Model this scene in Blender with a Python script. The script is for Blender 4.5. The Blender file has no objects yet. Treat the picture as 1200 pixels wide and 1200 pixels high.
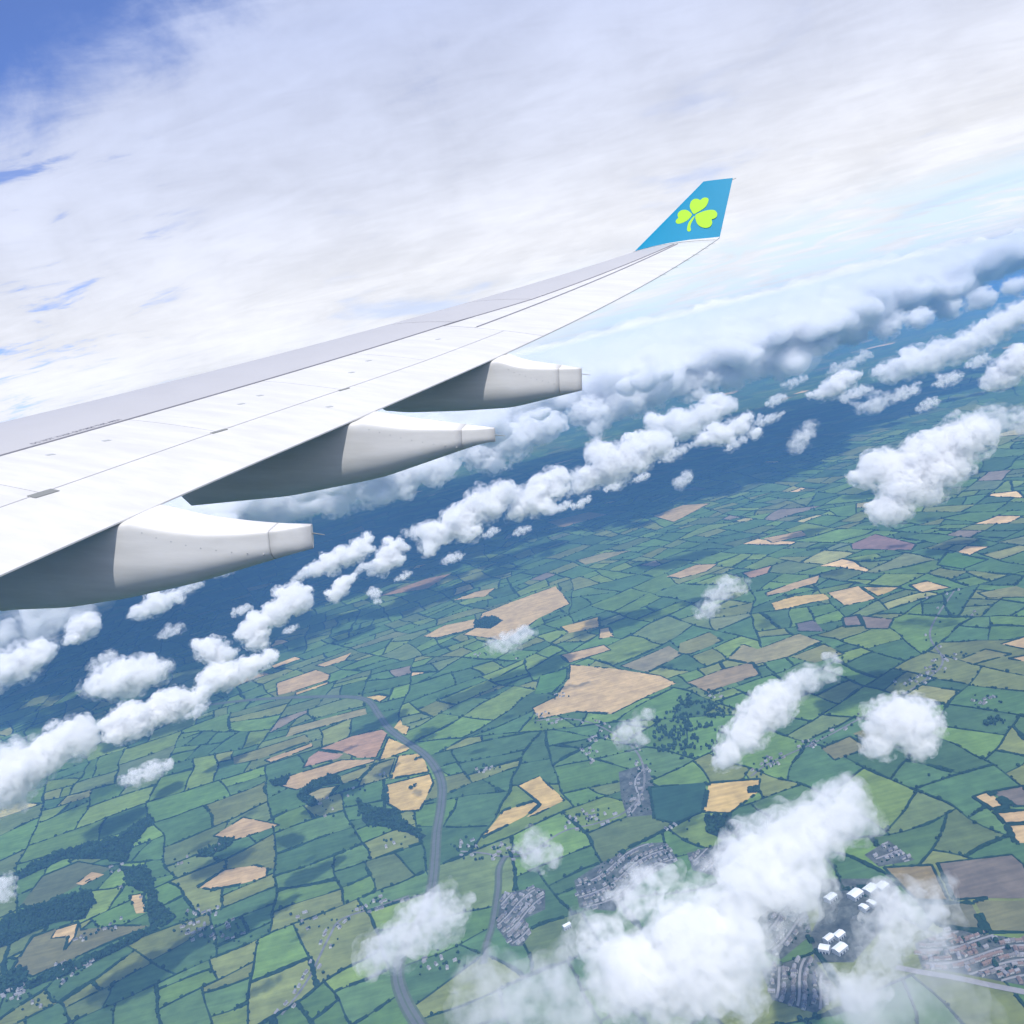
import bpy, bmesh, math, random
import numpy as np
from mathutils import Vector, Matrix, noise

random.seed(7)
RS = np.random.RandomState(11)
scene = bpy.context.scene
COL = scene.collection

# ------------------------------------------------------------------ camera / frames
H = 1500.0                                   # flying height above the farmland, metres
FPX = 1047.4776                              # focal length in photo pixels (1200 px wide)
W = np.array([[0.970143, -0.037722, -0.239584], [-0.242536, -0.150889, -0.958337], [0.0, 0.987831, -0.155533]])  # right, down, forward
A2W = np.array([[0.920259, 0.339478, 0.194622], [-0.333114, 0.940603, -0.065578], [-0.205325, -0.004482, 0.978684]])  # aircraft -> world
CAC = np.array([21.186611, 2.248282, 3.238693])  # window seat in the aircraft frame (aft, outboard, up)
CAM = np.array([0.0, 0.0, H])
SUN = Vector((0.1334, -0.5161, 0.8461)).normalized()


def ray(px, py):
    d = np.array([(px - 600) / FPX, (py - 600) / FPX, 1.0]) @ W
    return d / np.linalg.norm(d)


def gp(p, z=0.0):
    d = ray(*p)
    t = (z - H) / d[2]
    q = CAM + d * t
    return (float(q[0]), float(q[1]))


cam_data = bpy.data.cameras.new('camera')
cam_data.sensor_fit = 'HORIZONTAL'
cam_data.angle = 2 * math.atan(600 / FPX)
cam_data.clip_start = 0.1
cam_data.clip_end = 400000
cam = bpy.data.objects.new('camera', cam_data)
COL.objects.link(cam)
r_, d_, f_ = W
cam.matrix_world = Matrix(((r_[0], -d_[0], -f_[0], 0), (r_[1], -d_[1], -f_[1], 0), (r_[2], -d_[2], -f_[2], H), (0, 0, 0, 1)))
scene.camera = cam


# ------------------------------------------------------------------ object helpers
def tag(o, label=None, cat=None, group=None, kind=None):
    if label: o['label'] = label
    if cat: o['category'] = cat
    if group: o['group'] = group
    if kind: o['kind'] = kind
    return o


def empty(name, loc=(0, 0, 0)):
    o = bpy.data.objects.new(name, None)
    COL.objects.link(o)
    o.location = loc
    return o


def mesh_obj(name, verts, faces, mats, parent=None, smooth=False, fmat=None, fcol=None, loc=None):
    me = bpy.data.meshes.new(name)
    me.from_pydata([tuple(map(float, v)) for v in verts], [], [tuple(f) for f in faces])
    if not isinstance(mats, (list, tuple)): mats = [mats]
    for m in mats: me.materials.append(m)
    n = len(me.polygons)
    if fmat is not None: me.polygons.foreach_set('material_index', np.array(fmat, dtype=np.int32))
    if smooth: me.polygons.foreach_set('use_smooth', np.ones(n, dtype=bool))
    if fcol is not None:
        a = me.attributes.new('tint', 'FLOAT_COLOR', 'FACE')
        c = np.ones((n, 4), dtype=np.float32); c[:, :3] = np.array(fcol)
        a.data.foreach_set('color', c.ravel())
    me.update()
    o = bpy.data.objects.new(name, me)
    COL.objects.link(o)
    if parent is not None: o.parent = parent
    if loc is not None: o.location = loc
    return o


# ------------------------------------------------------------------ materials
def new_mat(name):
    m = bpy.data.materials.new(name); m.use_nodes = True
    nt = m.node_tree; nt.nodes.clear()
    out = nt.nodes.new('ShaderNodeOutputMaterial')
    return m, nt, out


def N(nt, t, **kw):
    n = nt.nodes.new(t)
    for k, v in kw.items(): setattr(n, k, v)
    return n


def paint(name, col, rough=0.45, var=0.06, scale=0.6, spec=0.4, metal=0.0, streak=0.0):
    m, nt, out = new_mat(name)
    b = N(nt, 'ShaderNodeBsdfPrincipled')
    tc = N(nt, 'ShaderNodeTexCoord')
    no = N(nt, 'ShaderNodeTexNoise'); no.inputs['Scale'].default_value = scale; no.inputs['Detail'].default_value = 6
    mr = N(nt, 'ShaderNodeMapRange'); mr.inputs['To Min'].default_value = 1 - var; mr.inputs['To Max'].default_value = 1 + var
    mx = N(nt, 'ShaderNodeMixRGB', blend_type='MULTIPLY'); mx.inputs[0].default_value = 1; mx.inputs[1].default_value = (*col, 1)
    nt.links.new(tc.outputs['Object'], no.inputs['Vector'])
    nt.links.new(no.outputs['Fac'], mr.inputs['Value'])
    nt.links.new(mr.outputs[0], mx.inputs[2])
    last = mx
    if streak:
        mp = N(nt, 'ShaderNodeMapping'); mp.inputs['Scale'].default_value = (0.35, 3.2, 3.2)
        n2 = N(nt, 'ShaderNodeTexNoise'); n2.inputs['Scale'].default_value = 1.6; n2.inputs['Detail'].default_value = 7; n2.inputs['Roughness'].default_value = 0.65
        m2 = N(nt, 'ShaderNodeMapRange'); m2.inputs['From Min'].default_value = 0.35; m2.inputs['From Max'].default_value = 0.7; m2.inputs['To Min'].default_value = 1 - streak; m2.inputs['To Max'].default_value = 1 + streak * .3
        x2 = N(nt, 'ShaderNodeMixRGB', blend_type='MULTIPLY'); x2.inputs[0].default_value = 1
        nt.links.new(tc.outputs['Object'], mp.inputs[0]); nt.links.new(mp.outputs[0], n2.inputs['Vector']); nt.links.new(n2.outputs['Fac'], m2.inputs['Value'])
        nt.links.new(mx.outputs[0], x2.inputs[1]); nt.links.new(m2.outputs[0], x2.inputs[2]); last = x2
    nt.links.new(last.outputs[0], b.inputs['Base Color'])
    b.inputs['Roughness'].default_value = rough
    b.inputs['Metallic'].default_value = metal
    b.inputs['Specular IOR Level'].default_value = spec
    nt.links.new(b.outputs[0], out.inputs['Surface'])
    return m


def land_mat(name, attr=True, col=(0.05, 0.09, 0.04), fine=0.03, coarse=0.004, amt=0.35):
    """matt land: per-field tint multiplied by two scales of noise in metres"""
    m, nt, out = new_mat(name)
    b = N(nt, 'ShaderNodeBsdfPrincipled'); b.inputs['Roughness'].default_value = 0.95; b.inputs['Specular IOR Level'].default_value = 0.1
    tc = N(nt, 'ShaderNodeTexCoord')
    n1 = N(nt, 'ShaderNodeTexNoise'); n1.inputs['Scale'].default_value = fine; n1.inputs['Detail'].default_value = 5; n1.inputs['Roughness'].default_value = 0.65
    n2 = N(nt, 'ShaderNodeTexNoise'); n2.inputs['Scale'].default_value = coarse; n2.inputs['Detail'].default_value = 3
    for n in (n1, n2): nt.links.new(tc.outputs['Object'], n.inputs['Vector'])
    m1 = N(nt, 'ShaderNodeMapRange'); m1.inputs['From Min'].default_value = 0.25; m1.inputs['From Max'].default_value = 0.75
    m1.inputs['To Min'].default_value = 1 - amt; m1.inputs['To Max'].default_value = 1 + amt
    m2 = N(nt, 'ShaderNodeMapRange'); m2.inputs['From Min'].default_value = 0.3; m2.inputs['From Max'].default_value = 0.7
    m2.inputs['To Min'].default_value = 1 - amt * 0.6; m2.inputs['To Max'].default_value = 1 + amt * 0.6
    nt.links.new(n1.outputs['Fac'], m1.inputs['Value']); nt.links.new(n2.outputs['Fac'], m2.inputs['Value'])
    mu = N(nt, 'ShaderNodeMath', operation='MULTIPLY'); nt.links.new(m1.outputs[0], mu.inputs[0]); nt.links.new(m2.outputs[0], mu.inputs[1])
    if attr:                                           # drilling and mowing lines
        mp = N(nt, 'ShaderNodeMapping'); mp.inputs['Rotation'].default_value = (0, 0, 0.25); mp.inputs['Scale'].default_value = (0.006, 0.075, 1)
        n3 = N(nt, 'ShaderNodeTexNoise'); n3.inputs['Scale'].default_value = 1.0; n3.inputs['Detail'].default_value = 2
        m3 = N(nt, 'ShaderNodeMapRange'); m3.inputs['From Min'].default_value = 0.3; m3.inputs['From Max'].default_value = 0.7; m3.inputs['To Min'].default_value = 0.86; m3.inputs['To Max'].default_value = 1.14
        nt.links.new(tc.outputs['Object'], mp.inputs[0]); nt.links.new(mp.outputs[0], n3.inputs['Vector']); nt.links.new(n3.outputs['Fac'], m3.inputs['Value'])
        mu2 = N(nt, 'ShaderNodeMath', operation='MULTIPLY'); nt.links.new(mu.outputs[0], mu2.inputs[0]); nt.links.new(m3.outputs[0], mu2.inputs[1]); mu = mu2
    mx = N(nt, 'ShaderNodeMixRGB', blend_type='MULTIPLY'); mx.inputs[0].default_value = 1
    if attr:
        at = N(nt, 'ShaderNodeAttribute', attribute_name='tint'); nt.links.new(at.outputs['Color'], mx.inputs[1])
    else:
        mx.inputs[1].default_value = (*col, 1)
    nt.links.new(mu.outputs[0], mx.inputs[2]); nt.links.new(mx.outputs[0], b.inputs['Base Color'])
    nt.links.new(b.outputs[0], out.inputs['Surface'])
    return m


def vol_mat(name, dens, col, aniso=0.0, var=None, off=(0, 0, 0)):
    """var = (size of the largest billow in metres, noise value where the air is clear, where it is full)"""
    m, nt, out = new_mat(name)
    v = N(nt, 'ShaderNodeVolumePrincipled')
    v.inputs['Color'].default_value = (*col, 1)
    v.inputs['Density'].default_value = dens
    v.inputs['Anisotropy'].default_value = aniso
    if var:
        g = N(nt, 'ShaderNodeNewGeometry')
        n = N(nt, 'ShaderNodeTexNoise'); n.inputs['Scale'].default_value = 1.0 / var[0]; n.inputs['Detail'].default_value = 4; n.inputs['Roughness'].default_value = 0.6
        mr = N(nt, 'ShaderNodeMapRange'); mr.interpolation_type = 'SMOOTHSTEP'
        mr.inputs['From Min'].default_value = var[1]; mr.inputs['From Max'].default_value = var[2]; mr.inputs['To Min'].default_value = 0.0; mr.inputs['To Max'].default_value = dens
        nt.links.new(g.outputs['Position'], n.inputs['Vector']); nt.links.new(n.outputs['Fac'], mr.inputs['Value']); nt.links.new(mr.outputs[0], v.inputs['Density'])
        m.cycles.volume_step_rate = 0.3
    nt.links.new(v.outputs[0], out.inputs['Volume'])
    return m


M_WING = paint('wing_white_paint', (0.60, 0.60, 0.61), 0.42, 0.05, 0.9, streak=0.10)
M_SLAT = paint('slat_metal_shade_grey', (0.44, 0.44, 0.46), 0.42, 0.06, 1.2)  # bare metal, with shade of the forward slope mixed into the grey
M_UNDER = paint('wing_underside_grey', (0.36, 0.38, 0.40), 0.5, 0.05)
M_GAP = paint('gap_sealant_grey', (0.17, 0.17, 0.19), 0.7)
M_SEAM = paint('seam_sealant', (0.38, 0.38, 0.38), 0.7)
M_FAIR = paint('fairing_white_paint', (0.70, 0.69, 0.68), 0.4, 0.04, 1.5, streak=0.12)
M_DARK = paint('dark_steel', (0.21, 0.22, 0.22), 0.5)
M_TEAL = paint('winglet_teal_paint', (0.001, 0.235, 0.42), 0.5, 0.05, 2.0, spec=0.25)
M_LIME = paint('emblem_lime_paint', (0.36, 0.66, 0.02), 0.35, 0.04, 3.0)
M_INK = paint('stencil_ink', (0.16, 0.16, 0.2), 0.6)

# ------------------------------------------------------------------ the wing (aircraft frame: X aft, Y outboard, Z up)
CX = [-4.3820964344448104e-05, 0.0025281462364229266, 0.3458261232976085, 7.993966965545869]
CZ = [0.0002496853204994525, -0.011436291424666624, 0.3918935338390924, -2.800451055819756]
CL = [-1.614953165132944e-05, 0.0037848989159683937, 0.07715501221975449, -0.2541493491767337]
P0 = np.array([12.0, 8.0, 0.5])              # origin of the wing object


def lex(y): return 0.637 * (y - 2.82)
def zle(y): return np.polyval(CL, y)
def tep(y): return np.array([np.polyval(CX, y), y, np.polyval(CZ, y)])


def _shape(f): return 2.6 * (math.sqrt(max(f, 0)) * 0.55 * (1 - f) + 0.32 * f * (1 - f))
_SM = max(_shape(i / 400) for i in range(401))


def up(y, f, dz=0.0):
    t = tep(y); xl = lex(y); c = t[0] - xl; zl = zle(y)
    return np.array([xl + f * c, y, zl + (t[2] - zl) * f + 0.045 * c * _shape(f) / _SM + dz]) - P0


def lo(y, f, dz=0.0):
    t = tep(y); xl = lex(y); c = t[0] - xl; zl = zle(y)
    thick = 0.062 * (1 - 0.4 * (y - 8) / 21)
    b = thick * c * (math.sqrt(max(f, 0)) * (1 - f) * 1.3 + 0.5 * f * (1 - f)) * 1.5 + 0.03
    return np.array([xl + f * c, y, zl + (t[2] - zl) * f - b + dz]) - P0


wing = empty('aircraft_wing')
Rm = Matrix([list(map(float, row)) for row in A2W]).to_4x4()
org = CAM + A2W @ (P0 - CAC)
wing.matrix_world = Matrix.Translation(Vector(org.tolist())) @ Rm
tag(wing, 'white airliner wing with three flap track fairings reaching out to a teal shamrock winglet', 'aircraft wing')


def grid_faces(nu, nv, off=0):
    return [(off + i * nv + j, off + (i + 1) * nv + j, off + (i + 1) * nv + j + 1, off + i * nv + j + 1) for i in range(nu - 1) for j in range(nv - 1)]


def wing_body():
    ys = np.linspace(6.0, 29.0, 60); prof = [('u', f) for f in (1 - np.cos(np.linspace(0, math.pi, 36))) / 2][::-1] + [('l', f) for f in ((1 - np.cos(np.linspace(0, math.pi, 36))) / 2)[1:]]
    V = []; n = len(prof)
    for y in ys:
        for s, f in prof:
            f = f * 0.992 + 0.003; V.append(up(y, f, -0.03 * min(1, f * 10)) if s == 'u' else lo(y, f, 0.0))
    F = grid_faces(len(ys), n)
    fm = [1 if (k % (n - 1)) < 35 else 0 for k in range(len(F))]
    m = len(ys)
    F += [((i + 1) * n + n - 1, (i + 1) * n, i * n, i * n + n - 1)[::-1] for i in range(m - 1)]; fm += [0] * (m - 1)
    F.append(tuple(range(n))[::-1]); fm.append(0)
    F.append(tuple((m - 1) * n + j for j in range(n))); fm.append(0)
    return mesh_obj('wing_box', V, F, [M_UNDER, M_GAP], wing, True, fm)


wing_body()


def panel(name, y0, y1, fa, fb, mat, ny=24, nf=14, gap=0.006, lead=False, skew=0.0):
    """a skin panel of the upper surface with its edges turned down; fa, fb chord fractions at y0 and y1"""
    V = []; ys = np.linspace(y0 + gap, y1 - gap, ny)
    idx = {}
    for i, y in enumerate(ys):
        k = i / (ny - 1)
        c = tep(y)[0] - lex(y)
        a = (fH(y) if name == 'flap' else fa[0] + (fa[1] - fa[0]) * k) + (0 if lead else gap / c); b = (fH(y) if name == 'spoiler' else fb[0] + (fb[1] - fb[0]) * k) - (gap / c if max(fb) < .999 else 0)
        for j in range(nf):
            t = j / (nf - 1)
            f = a + (b - a) * (t ** 2 if lead else t)
            V.append(up(y, f))
    F = grid_faces(ny, nf)
    F = [f[::-1] for f in F] if False else F
    # turned-down rim
    rim = [i * nf for i in range(ny)] + [(ny - 1) * nf + j for j in range(1, nf)] + [i * nf + nf - 1 for i in range(ny - 2, -1, -1)] + [j for j in range(nf - 2, 0, -1)]
    base = len(V)
    R = len(rim); nt_ = len(F)
    for r in rim: V.append(V[r])
    for r in rim: V.append(V[r] - np.array([0, 0, 0.022]))
    for k in range(R): F.append((base + k, base + (k + 1) % R, base + R + (k + 1) % R, base + R + k))
    o = mesh_obj(name, V, F, mat, wing, True)
    o.data.polygons.foreach_set('use_smooth', np.array([i < nt_ for i in range(len(F))]))
    return o


def fS(y): return float(np.interp(y, [6, 21.5, 23.5, 28.9], [0.474, 0.474, 0.53, 0.56]))
def fH(y): return float(np.interp(y, [6, 13, 14.5, 16, 17.5, 19, 21.1], [0.755, 0.765, 0.765, 0.7725, 0.785, 0.797, 0.80]))


SEAM = [6.05, 9.5, 12.2, 14.8, 17.1, 19.0, 21.15]
slat = None
for a, b in ((6.02, 12.95), (12.95, 21.5), (21.5, 23.5), (23.5, 28.75)):
    s = panel('leading_edge_slat', a, b, (0.0, 0.0), (fS(a), fS(b)), M_SLAT, 20, 26, gap=0.014, lead=True)
    if a > 12 and slat is None: slat = s
for a, b in zip(SEAM[:-1], SEAM[1:]):
    panel('spoiler', a, b, (fS(a), fS(b)), (fH(a), fH(b)), M_WING, 12, 10)
panel('flap', 6.05, 21.15, (fH(6), fH(21.15)), (1, 1), M_WING, 50, 10, gap=0.011)
panel('outer_skin_panel', 21.15, 28.75, (fS(21.15), fS(28.75)), (0.645, 0.60), M_WING, 24, 8, gap=0.02)
panel('aileron', 21.15, 28.75, (0.645, 0.60), (1, 1), M_WING, 30, 10, gap=0.008)
panel('wing_tip_cap', 28.75, 29.02, (0, 0), (1, 1), M_WING, 4, 24, gap=0.006, lead=True)


def rod(p, q, r, name, mat, parent, n=6):
    p = np.array(p, float); q = np.array(q, float); d = q - p; L = np.linalg.norm(d); d /= L
    a = np.cross(d, [0, 0, 1.0]); a /= np.linalg.norm(a); b = np.cross(d, a)
    V = []
    for e, rr in ((p, r), (q, r * 0.6)):
        for k in range(n): V.append(e + rr * (math.cos(2 * math.pi * k / n) * a + math.sin(2 * math.pi * k / n) * b))
    F = [(k, (k + 1) % n, n + (k + 1) % n, n + k) for k in range(n)] + [tuple(range(n))[::-1], tuple(range(n, 2 * n))]
    return mesh_obj(name, V, F, mat, parent)


def plate(name, y0, y1, f0, f1, mat, parent, dz=0.012):
    V = [up(y0, f0, dz), up(y1, f0 + .006, dz), up(y1, f1 + .006, dz), up(y0, f1, dz)]
    V += [v - np.array([0, 0, 0.03]) for v in V]
    return mesh_obj(name, V, [(0, 1, 2, 3), (7, 6, 5, 4), (0, 4, 5, 1), (1, 5, 6, 2), (2, 6, 7, 3), (3, 7, 4, 0)], mat, parent)


def seam(name, pts, w, h, mat):
    V = []
    for y, f in pts:
        c = tep(y)[0] - lex(y)
        a, b = up(y, f, 0), up(y, f + w / c, 0)
        V += [a - [0, 0, .02], a + [0, 0, h], b + [0, 0, h], b - [0, 0, .02]]
    n = len(pts)
    F = [(4 * i + k, 4 * i + 4 + k, 4 * i + 5 + k, 4 * i + 1 + k)[::-1] for i in range(n - 1) for k in range(3)]
    return mesh_obj(name, V, F, mat, wing)


M_STRIP = paint('seam_strip_grey', (0.27, 0.27, 0.31), 0.7)
M_STRIP2 = paint('seam_strip_light', (0.40, 0.40, 0.42), 0.7)
seam('slat_step', [(y, fS(y) - .002) for y in np.linspace(6.1, 28.7, 70)], 0.012, 0.020, M_STRIP)
seam('flap_seam', [(y, fH(y)) for y in np.linspace(6.1, 21.1, 50)], 0.012, 0.008, M_STRIP2)
seam('aileron_seam', [(y, float(np.interp(y, [21.15, 28.75], [.645, .60]))) for y in np.linspace(21.2, 28.7, 24)], 0.015, 0.022, M_STRIP)
for y in SEAM[1:-1]:
    seam('spoiler_seam', [(y + t * .004, fS(y) + (fH(y) - fS(y)) * t) for t in np.linspace(.45, 1, 8)], 0.002, 0.0, M_STRIP2) if False else None
plate('hinge_gap_plate', 12.05, 12.33, 0.757, 0.780, M_DARK, wing)
plate('hinge_gap_plate', 14.70, 14.92, 0.762, 0.772, M_DARK, wing)
plate('hinge_gap_plate', 17.02, 17.20, 0.781, 0.789, M_DARK, wing)
for (y, f) in ((13.9, .58), (13.2, .56), (15.9, .62), (16.35, .60), (17.9, .66), (16.3, .86), (18.6, .60), (20.2, .62)):
    plate('access_fastener', y, y + 0.07, f, f + 0.011, M_UNDER, wing, 0.006)
for y in (25.9, 26.5, 27.1, 27.6, 28.1, 28.5):
    t = up(y, 0.995)
    rod(t + [-.05, 0, 0.0], t + [0.15, 0.01, 0.01], 0.007, 'static_discharger', M_UNDER, wing)

# stencil along the rear edge of the slat
tcu = bpy.data.curves.new('stencil', 'FONT'); tcu.body = 'DO NOT WALK OUTSIDE THIS AREA'; tcu.size = 0.08
tob = bpy.data.objects.new('stencil', tcu); COL.objects.link(tob)
bpy.context.view_layer.update()
dg = bpy.context.evaluated_depsgraph_get()
tme = tob.evaluated_get(dg).to_mesh()
tv = np.array([v.co[:] for v in tme.vertices]); tf = [tuple(p.vertices) for p in tme.polygons]
wd = tv[:, 0].max()
V = []
for x, yy, _ in tv:
    y = 13.5 + x / wd * 1.28
    c = tep(y)[0] - lex(y)
    V.append(up(y, fS(y) - 0.02 - yy * 1.5 / c, 0.004))
tob.evaluated_get(dg).to_mesh_clear(); bpy.data.objects.remove(tob)
mesh_obj('stencil_text', V, tf, M_INK, slat)


# fairings: profiles relative to the trailing edge (x aft, z up)
def fairing(yc, wid, top, bot, tail, cut):
    t = tep(yc) - P0
    c = tep(yc)[0] - lex(yc)
    xs = sorted(set(np.linspace(-0.80 * c, tail, 40).tolist() + [cut, cut + 0.003]))
    tx, tz = zip(*top); bx, bz = zip(*bot)

    sl = float((tep(yc + .3) - tep(yc - .3))[2] / .6)

    def hw(x):
        if x < 0: return wid * float(np.interp(x, [-0.80 * c, -0.6 * c, -1.0, 0.0], [0.2, 0.65, 0.95, 1.0]))
        return wid * float(np.interp(x / tail, [0, .15, .45, .75, 1], [1, 1, .82, .48, .07]))
    def smooth(x, X, Z):
        return float(np.mean([np.interp(x + d, X, Z) for d in np.linspace(-0.18, 0.18, 7)])) if X[0] + .2 < x < X[-1] - .2 else float(np.interp(x, X, Z))
    nseg = 64

    def ring(x):
        f = 1 + x / c
        if x < -0.02:
            u = lo(yc, f)[2] - t[2] + 0.05
            zt = min(u, -0.035) if x > -0.5 else u
        else:
            zt = smooth(x, tx, tz)
        zb = smooth(x, bx, bz)
        if x < bx[0]: zb = zt - 0.02 - (zt - bz[0]) * max(0.0, (x + 0.80 * c) / (bx[0] + 0.80 * c)) ** 0.6
        zb = min(zb, zt - 0.03)
        h = zt - zb; w = hw(x); mid = zb + h * 0.54; kk = sl if x > -.6 else sl
        P = []
        for k in range(nseg):
            a = 2 * math.pi * k / nseg
            ca, sa = math.cos(a), math.sin(a)
            yy = w * math.copysign(abs(ca) ** (0.16 if sa >= 0 else 1.1), ca)
            zz = mid + (zt - mid if sa >= 0 else mid - zb) * math.copysign(abs(sa) ** (0.16 if sa >= 0 else 0.9), sa)
            P.append(t + np.array([x, yy, zz + kk * yy * min(1, max(0, (zz - zb) / h))]))
        return P
    def loft(stations, name, parent):
        V = []
        for x in stations: V += ring(x)
        F = [(i * nseg + k, i * nseg + (k + 1) % nseg, (i + 1) * nseg + (k + 1) % nseg, (i + 1) * nseg + k) for i in range(len(stations) - 1) for k in range(nseg)]
        F.append(tuple(range(nseg))); F.append(tuple((len(stations) - 1) * nseg + k for k in range(nseg))[::-1])
        o = mesh_obj(name, V, [f[::-1] for f in F], M_FAIR, parent, True)
        o.data.polygons[-1].use_smooth = False; o.data.polygons[-2].use_smooth = False
        return o
    fr = loft([x for x in xs if x <= cut], 'flap_track_fairing', wing)
    loft([x for x in xs if x > cut] , 'tail_cone', fr)
    # seam collar between the two
    V = []
    cen = t + np.array([cut, 0, (np.interp(cut, tx, tz) + np.interp(cut, bx, bz)) / 2])
    for x in (cut - 0.006, cut + 0.009):
        for p in ring(x):
            q = p - cen; V.append(cen + np.array([q[0], q[1] * 1.006, q[2] * 1.004]))
    if yc < 13: mesh_obj('seam_seal', V, [(k, (k + 1) % nseg, nseg + (k + 1) % nseg, nseg + k)[::-1] for k in range(nseg)], M_SEAM, fr)
    ze = float(np.interp(tail, tx, tz)) - .02
    rod(t + np.array([tail - .05, 0.0, ze - 0.09]), t + np.array([tail + 0.17, 0.02, ze - 0.12]), 0.009, 'static_discharger', M_DARK, fr)
    # fastener rows along the inboard flank
    for q in range(9):
        x = 0.25 + q * (cut - 0.35) / 8
        zz = np.interp(x, tx, tz) - 0.18 - 0.02 * q
        p = t + np.array([x, -hw(x) * 1.0, zz])
        rod(p + [0, 0.03, 0], p + [0, -0.004, 0.0], 0.013, 'fastener', M_UNDER, fr)
    return fr


fairing(12.31, .335, [(-.2, .0), (.12, .0), (.49, -.075), (1.0, -.14), (1.6, -.16), (2.1, -.15), (2.66, -.10)], [(-2.77, -1.60), (-1.5, -1.48), (-.36, -1.263), (.82, -.977), (2.03, -.604), (2.66, -.422)], 2.66, 2.09)
fairing(16.24, .315, [(-.2, .0), (.1, .0), (.5, -.055), (.9, -.12), (1.4, -.16), (1.9, -.20), (2.4, -.22)], [(-3.8, -1.684), (-1.6, -1.45), (-.154, -1.171), (.315, -1.074), (1.16, -.80), (2.137, -.481), (2.4, -.45)], 2.39, 1.85)
fairing(19.78, .29, [(-.2, .0), (.08, -.01), (.34, -.13), (.7, -.19), (1.1, -.235), (1.68, -.295)], [(-2.6, -1.10), (-2.16, -1.143), (-.9, -1.119), (.22, -1.06), (.95, -.898), (1.68, -.735)], 1.68, 1.25)

# winglet: outline points already in the aircraft frame
WL = {'a': np.array([16.665, 29.008, 4.789]), 'm1': np.array([17.622, 29.029, 4.94]), 'm2': np.array([18.261, 29.025, 5.003]), 'b': np.array([19.106, 28.997, 5.032]),
      'ta': np.array([18.589, 29.762, 6.677]), 'tb': np.array([19.408, 29.735, 6.705])}
wn = np.cross(WL['b'] - WL['a'], WL['ta'] - WL['a']); wn /= np.linalg.norm(wn)
if wn[1] > 0: wn = -wn                        # points inboard, towards the cabin


def wl_at(u, v):                              # u along chord, v up the span
    def base(u):
        k = [0, .39, .66, 1]; P = [WL['a'], WL['m1'], WL['m2'], WL['b']]
        return np.array([np.interp(u, k, [p[i] for p in P]) for i in range(3)])
    return base(u) * (1 - v) + (WL['ta'] * (1 - u) + WL['tb'] * u) * v


def winglet():
    V = []; nu, nv = 17, 9
    for side in (1, -1):
        for i in range(nu):
            u = i / (nu - 1)
            for j in range(nv):
                v = j / (nv - 1)
                th = 0.045 * (1 - 0.6 * v) * (math.sqrt(u) * (1 - u) * 1.9 + 0.06)
                V.append(wl_at(u, v) + wn * (th * side - 0.0) - P0)
    n = nu * nv
    F = grid_faces(nu, nv) + [f[::-1] for f in grid_faces(nu, nv, n)]
    rim = [i * nv for i in range(nu)] + [(nu - 1) * nv + j for j in range(1, nv)] + [i * nv + nv - 1 for i in range(nu - 2, -1, -1)] + [j for j in range(nv - 2, 0, -1)]
    for k in range(len(rim)):
        a, b = rim[k], rim[(k + 1) % len(rim)]
        F.append((b, a, a + n, b + n))
    w = mesh_obj('winglet', V, F, M_TEAL, wing, False)
    # white root fillet between tip cap and teal
    V = []; m = 24
    for i in range(m + 1):
        u = i / m
        b = wl_at(u, 0.0)
        f = u * 0.985 + 0.005
        s = up(28.86, f, 0.01) + P0; s2 = up(28.95, f, 0.005) + P0
        inn = wn * (0.055 * (math.sqrt(u) * (1 - u) * 1.9 + 0.06) + 0.004)
        V += [s - P0, (s2 * .6 + b * .4) + np.array([0, 0, -0.01]) - P0, wl_at(u, 0.02) + inn - P0, wl_at(u, 0.03) - P0]
    F = grid_faces(m + 1, 4)
    mesh_obj('winglet_root', V, F, M_WING, wing, True)
    rod(wl_at(0.985, .17) - P0, wl_at(1.09, .17) - P0, 0.01, 'static_discharger', M_DARK, w)
    rod(wl_at(0.985, .97) - P0, wl_at(1.12, .99) - P0, 0.01, 'static_discharger', M_DARK, w)
    return w


WLO = winglet()


def ac_ray_to_winglet(px, py):
    d = A2W.T @ ray(px, py)
    t = ((WL['a'] - CAC) @ wn) / (d @ wn)
    return CAC + d * t


def catmull(P, n=8, closed=True):
    out = []; m = len(P)
    for i in range(m if closed else m - 1):
        p = [np.array(P[(i + k) % m] if closed else P[min(max(i + k, 0), m - 1)], float) for k in (-1, 0, 1, 2)]
        for s in range(n):
            t = s / n
            out.append(0.5 * ((2 * p[1]) + (-p[0] + p[2]) * t + (2 * p[0] - 5 * p[1] + 4 * p[2] - p[3]) * t * t + (-p[0] + 3 * p[1] - 3 * p[2] + p[3]) * t ** 3))
    if not closed: out.append(np.array(P[-1], float))
    return out


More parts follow.
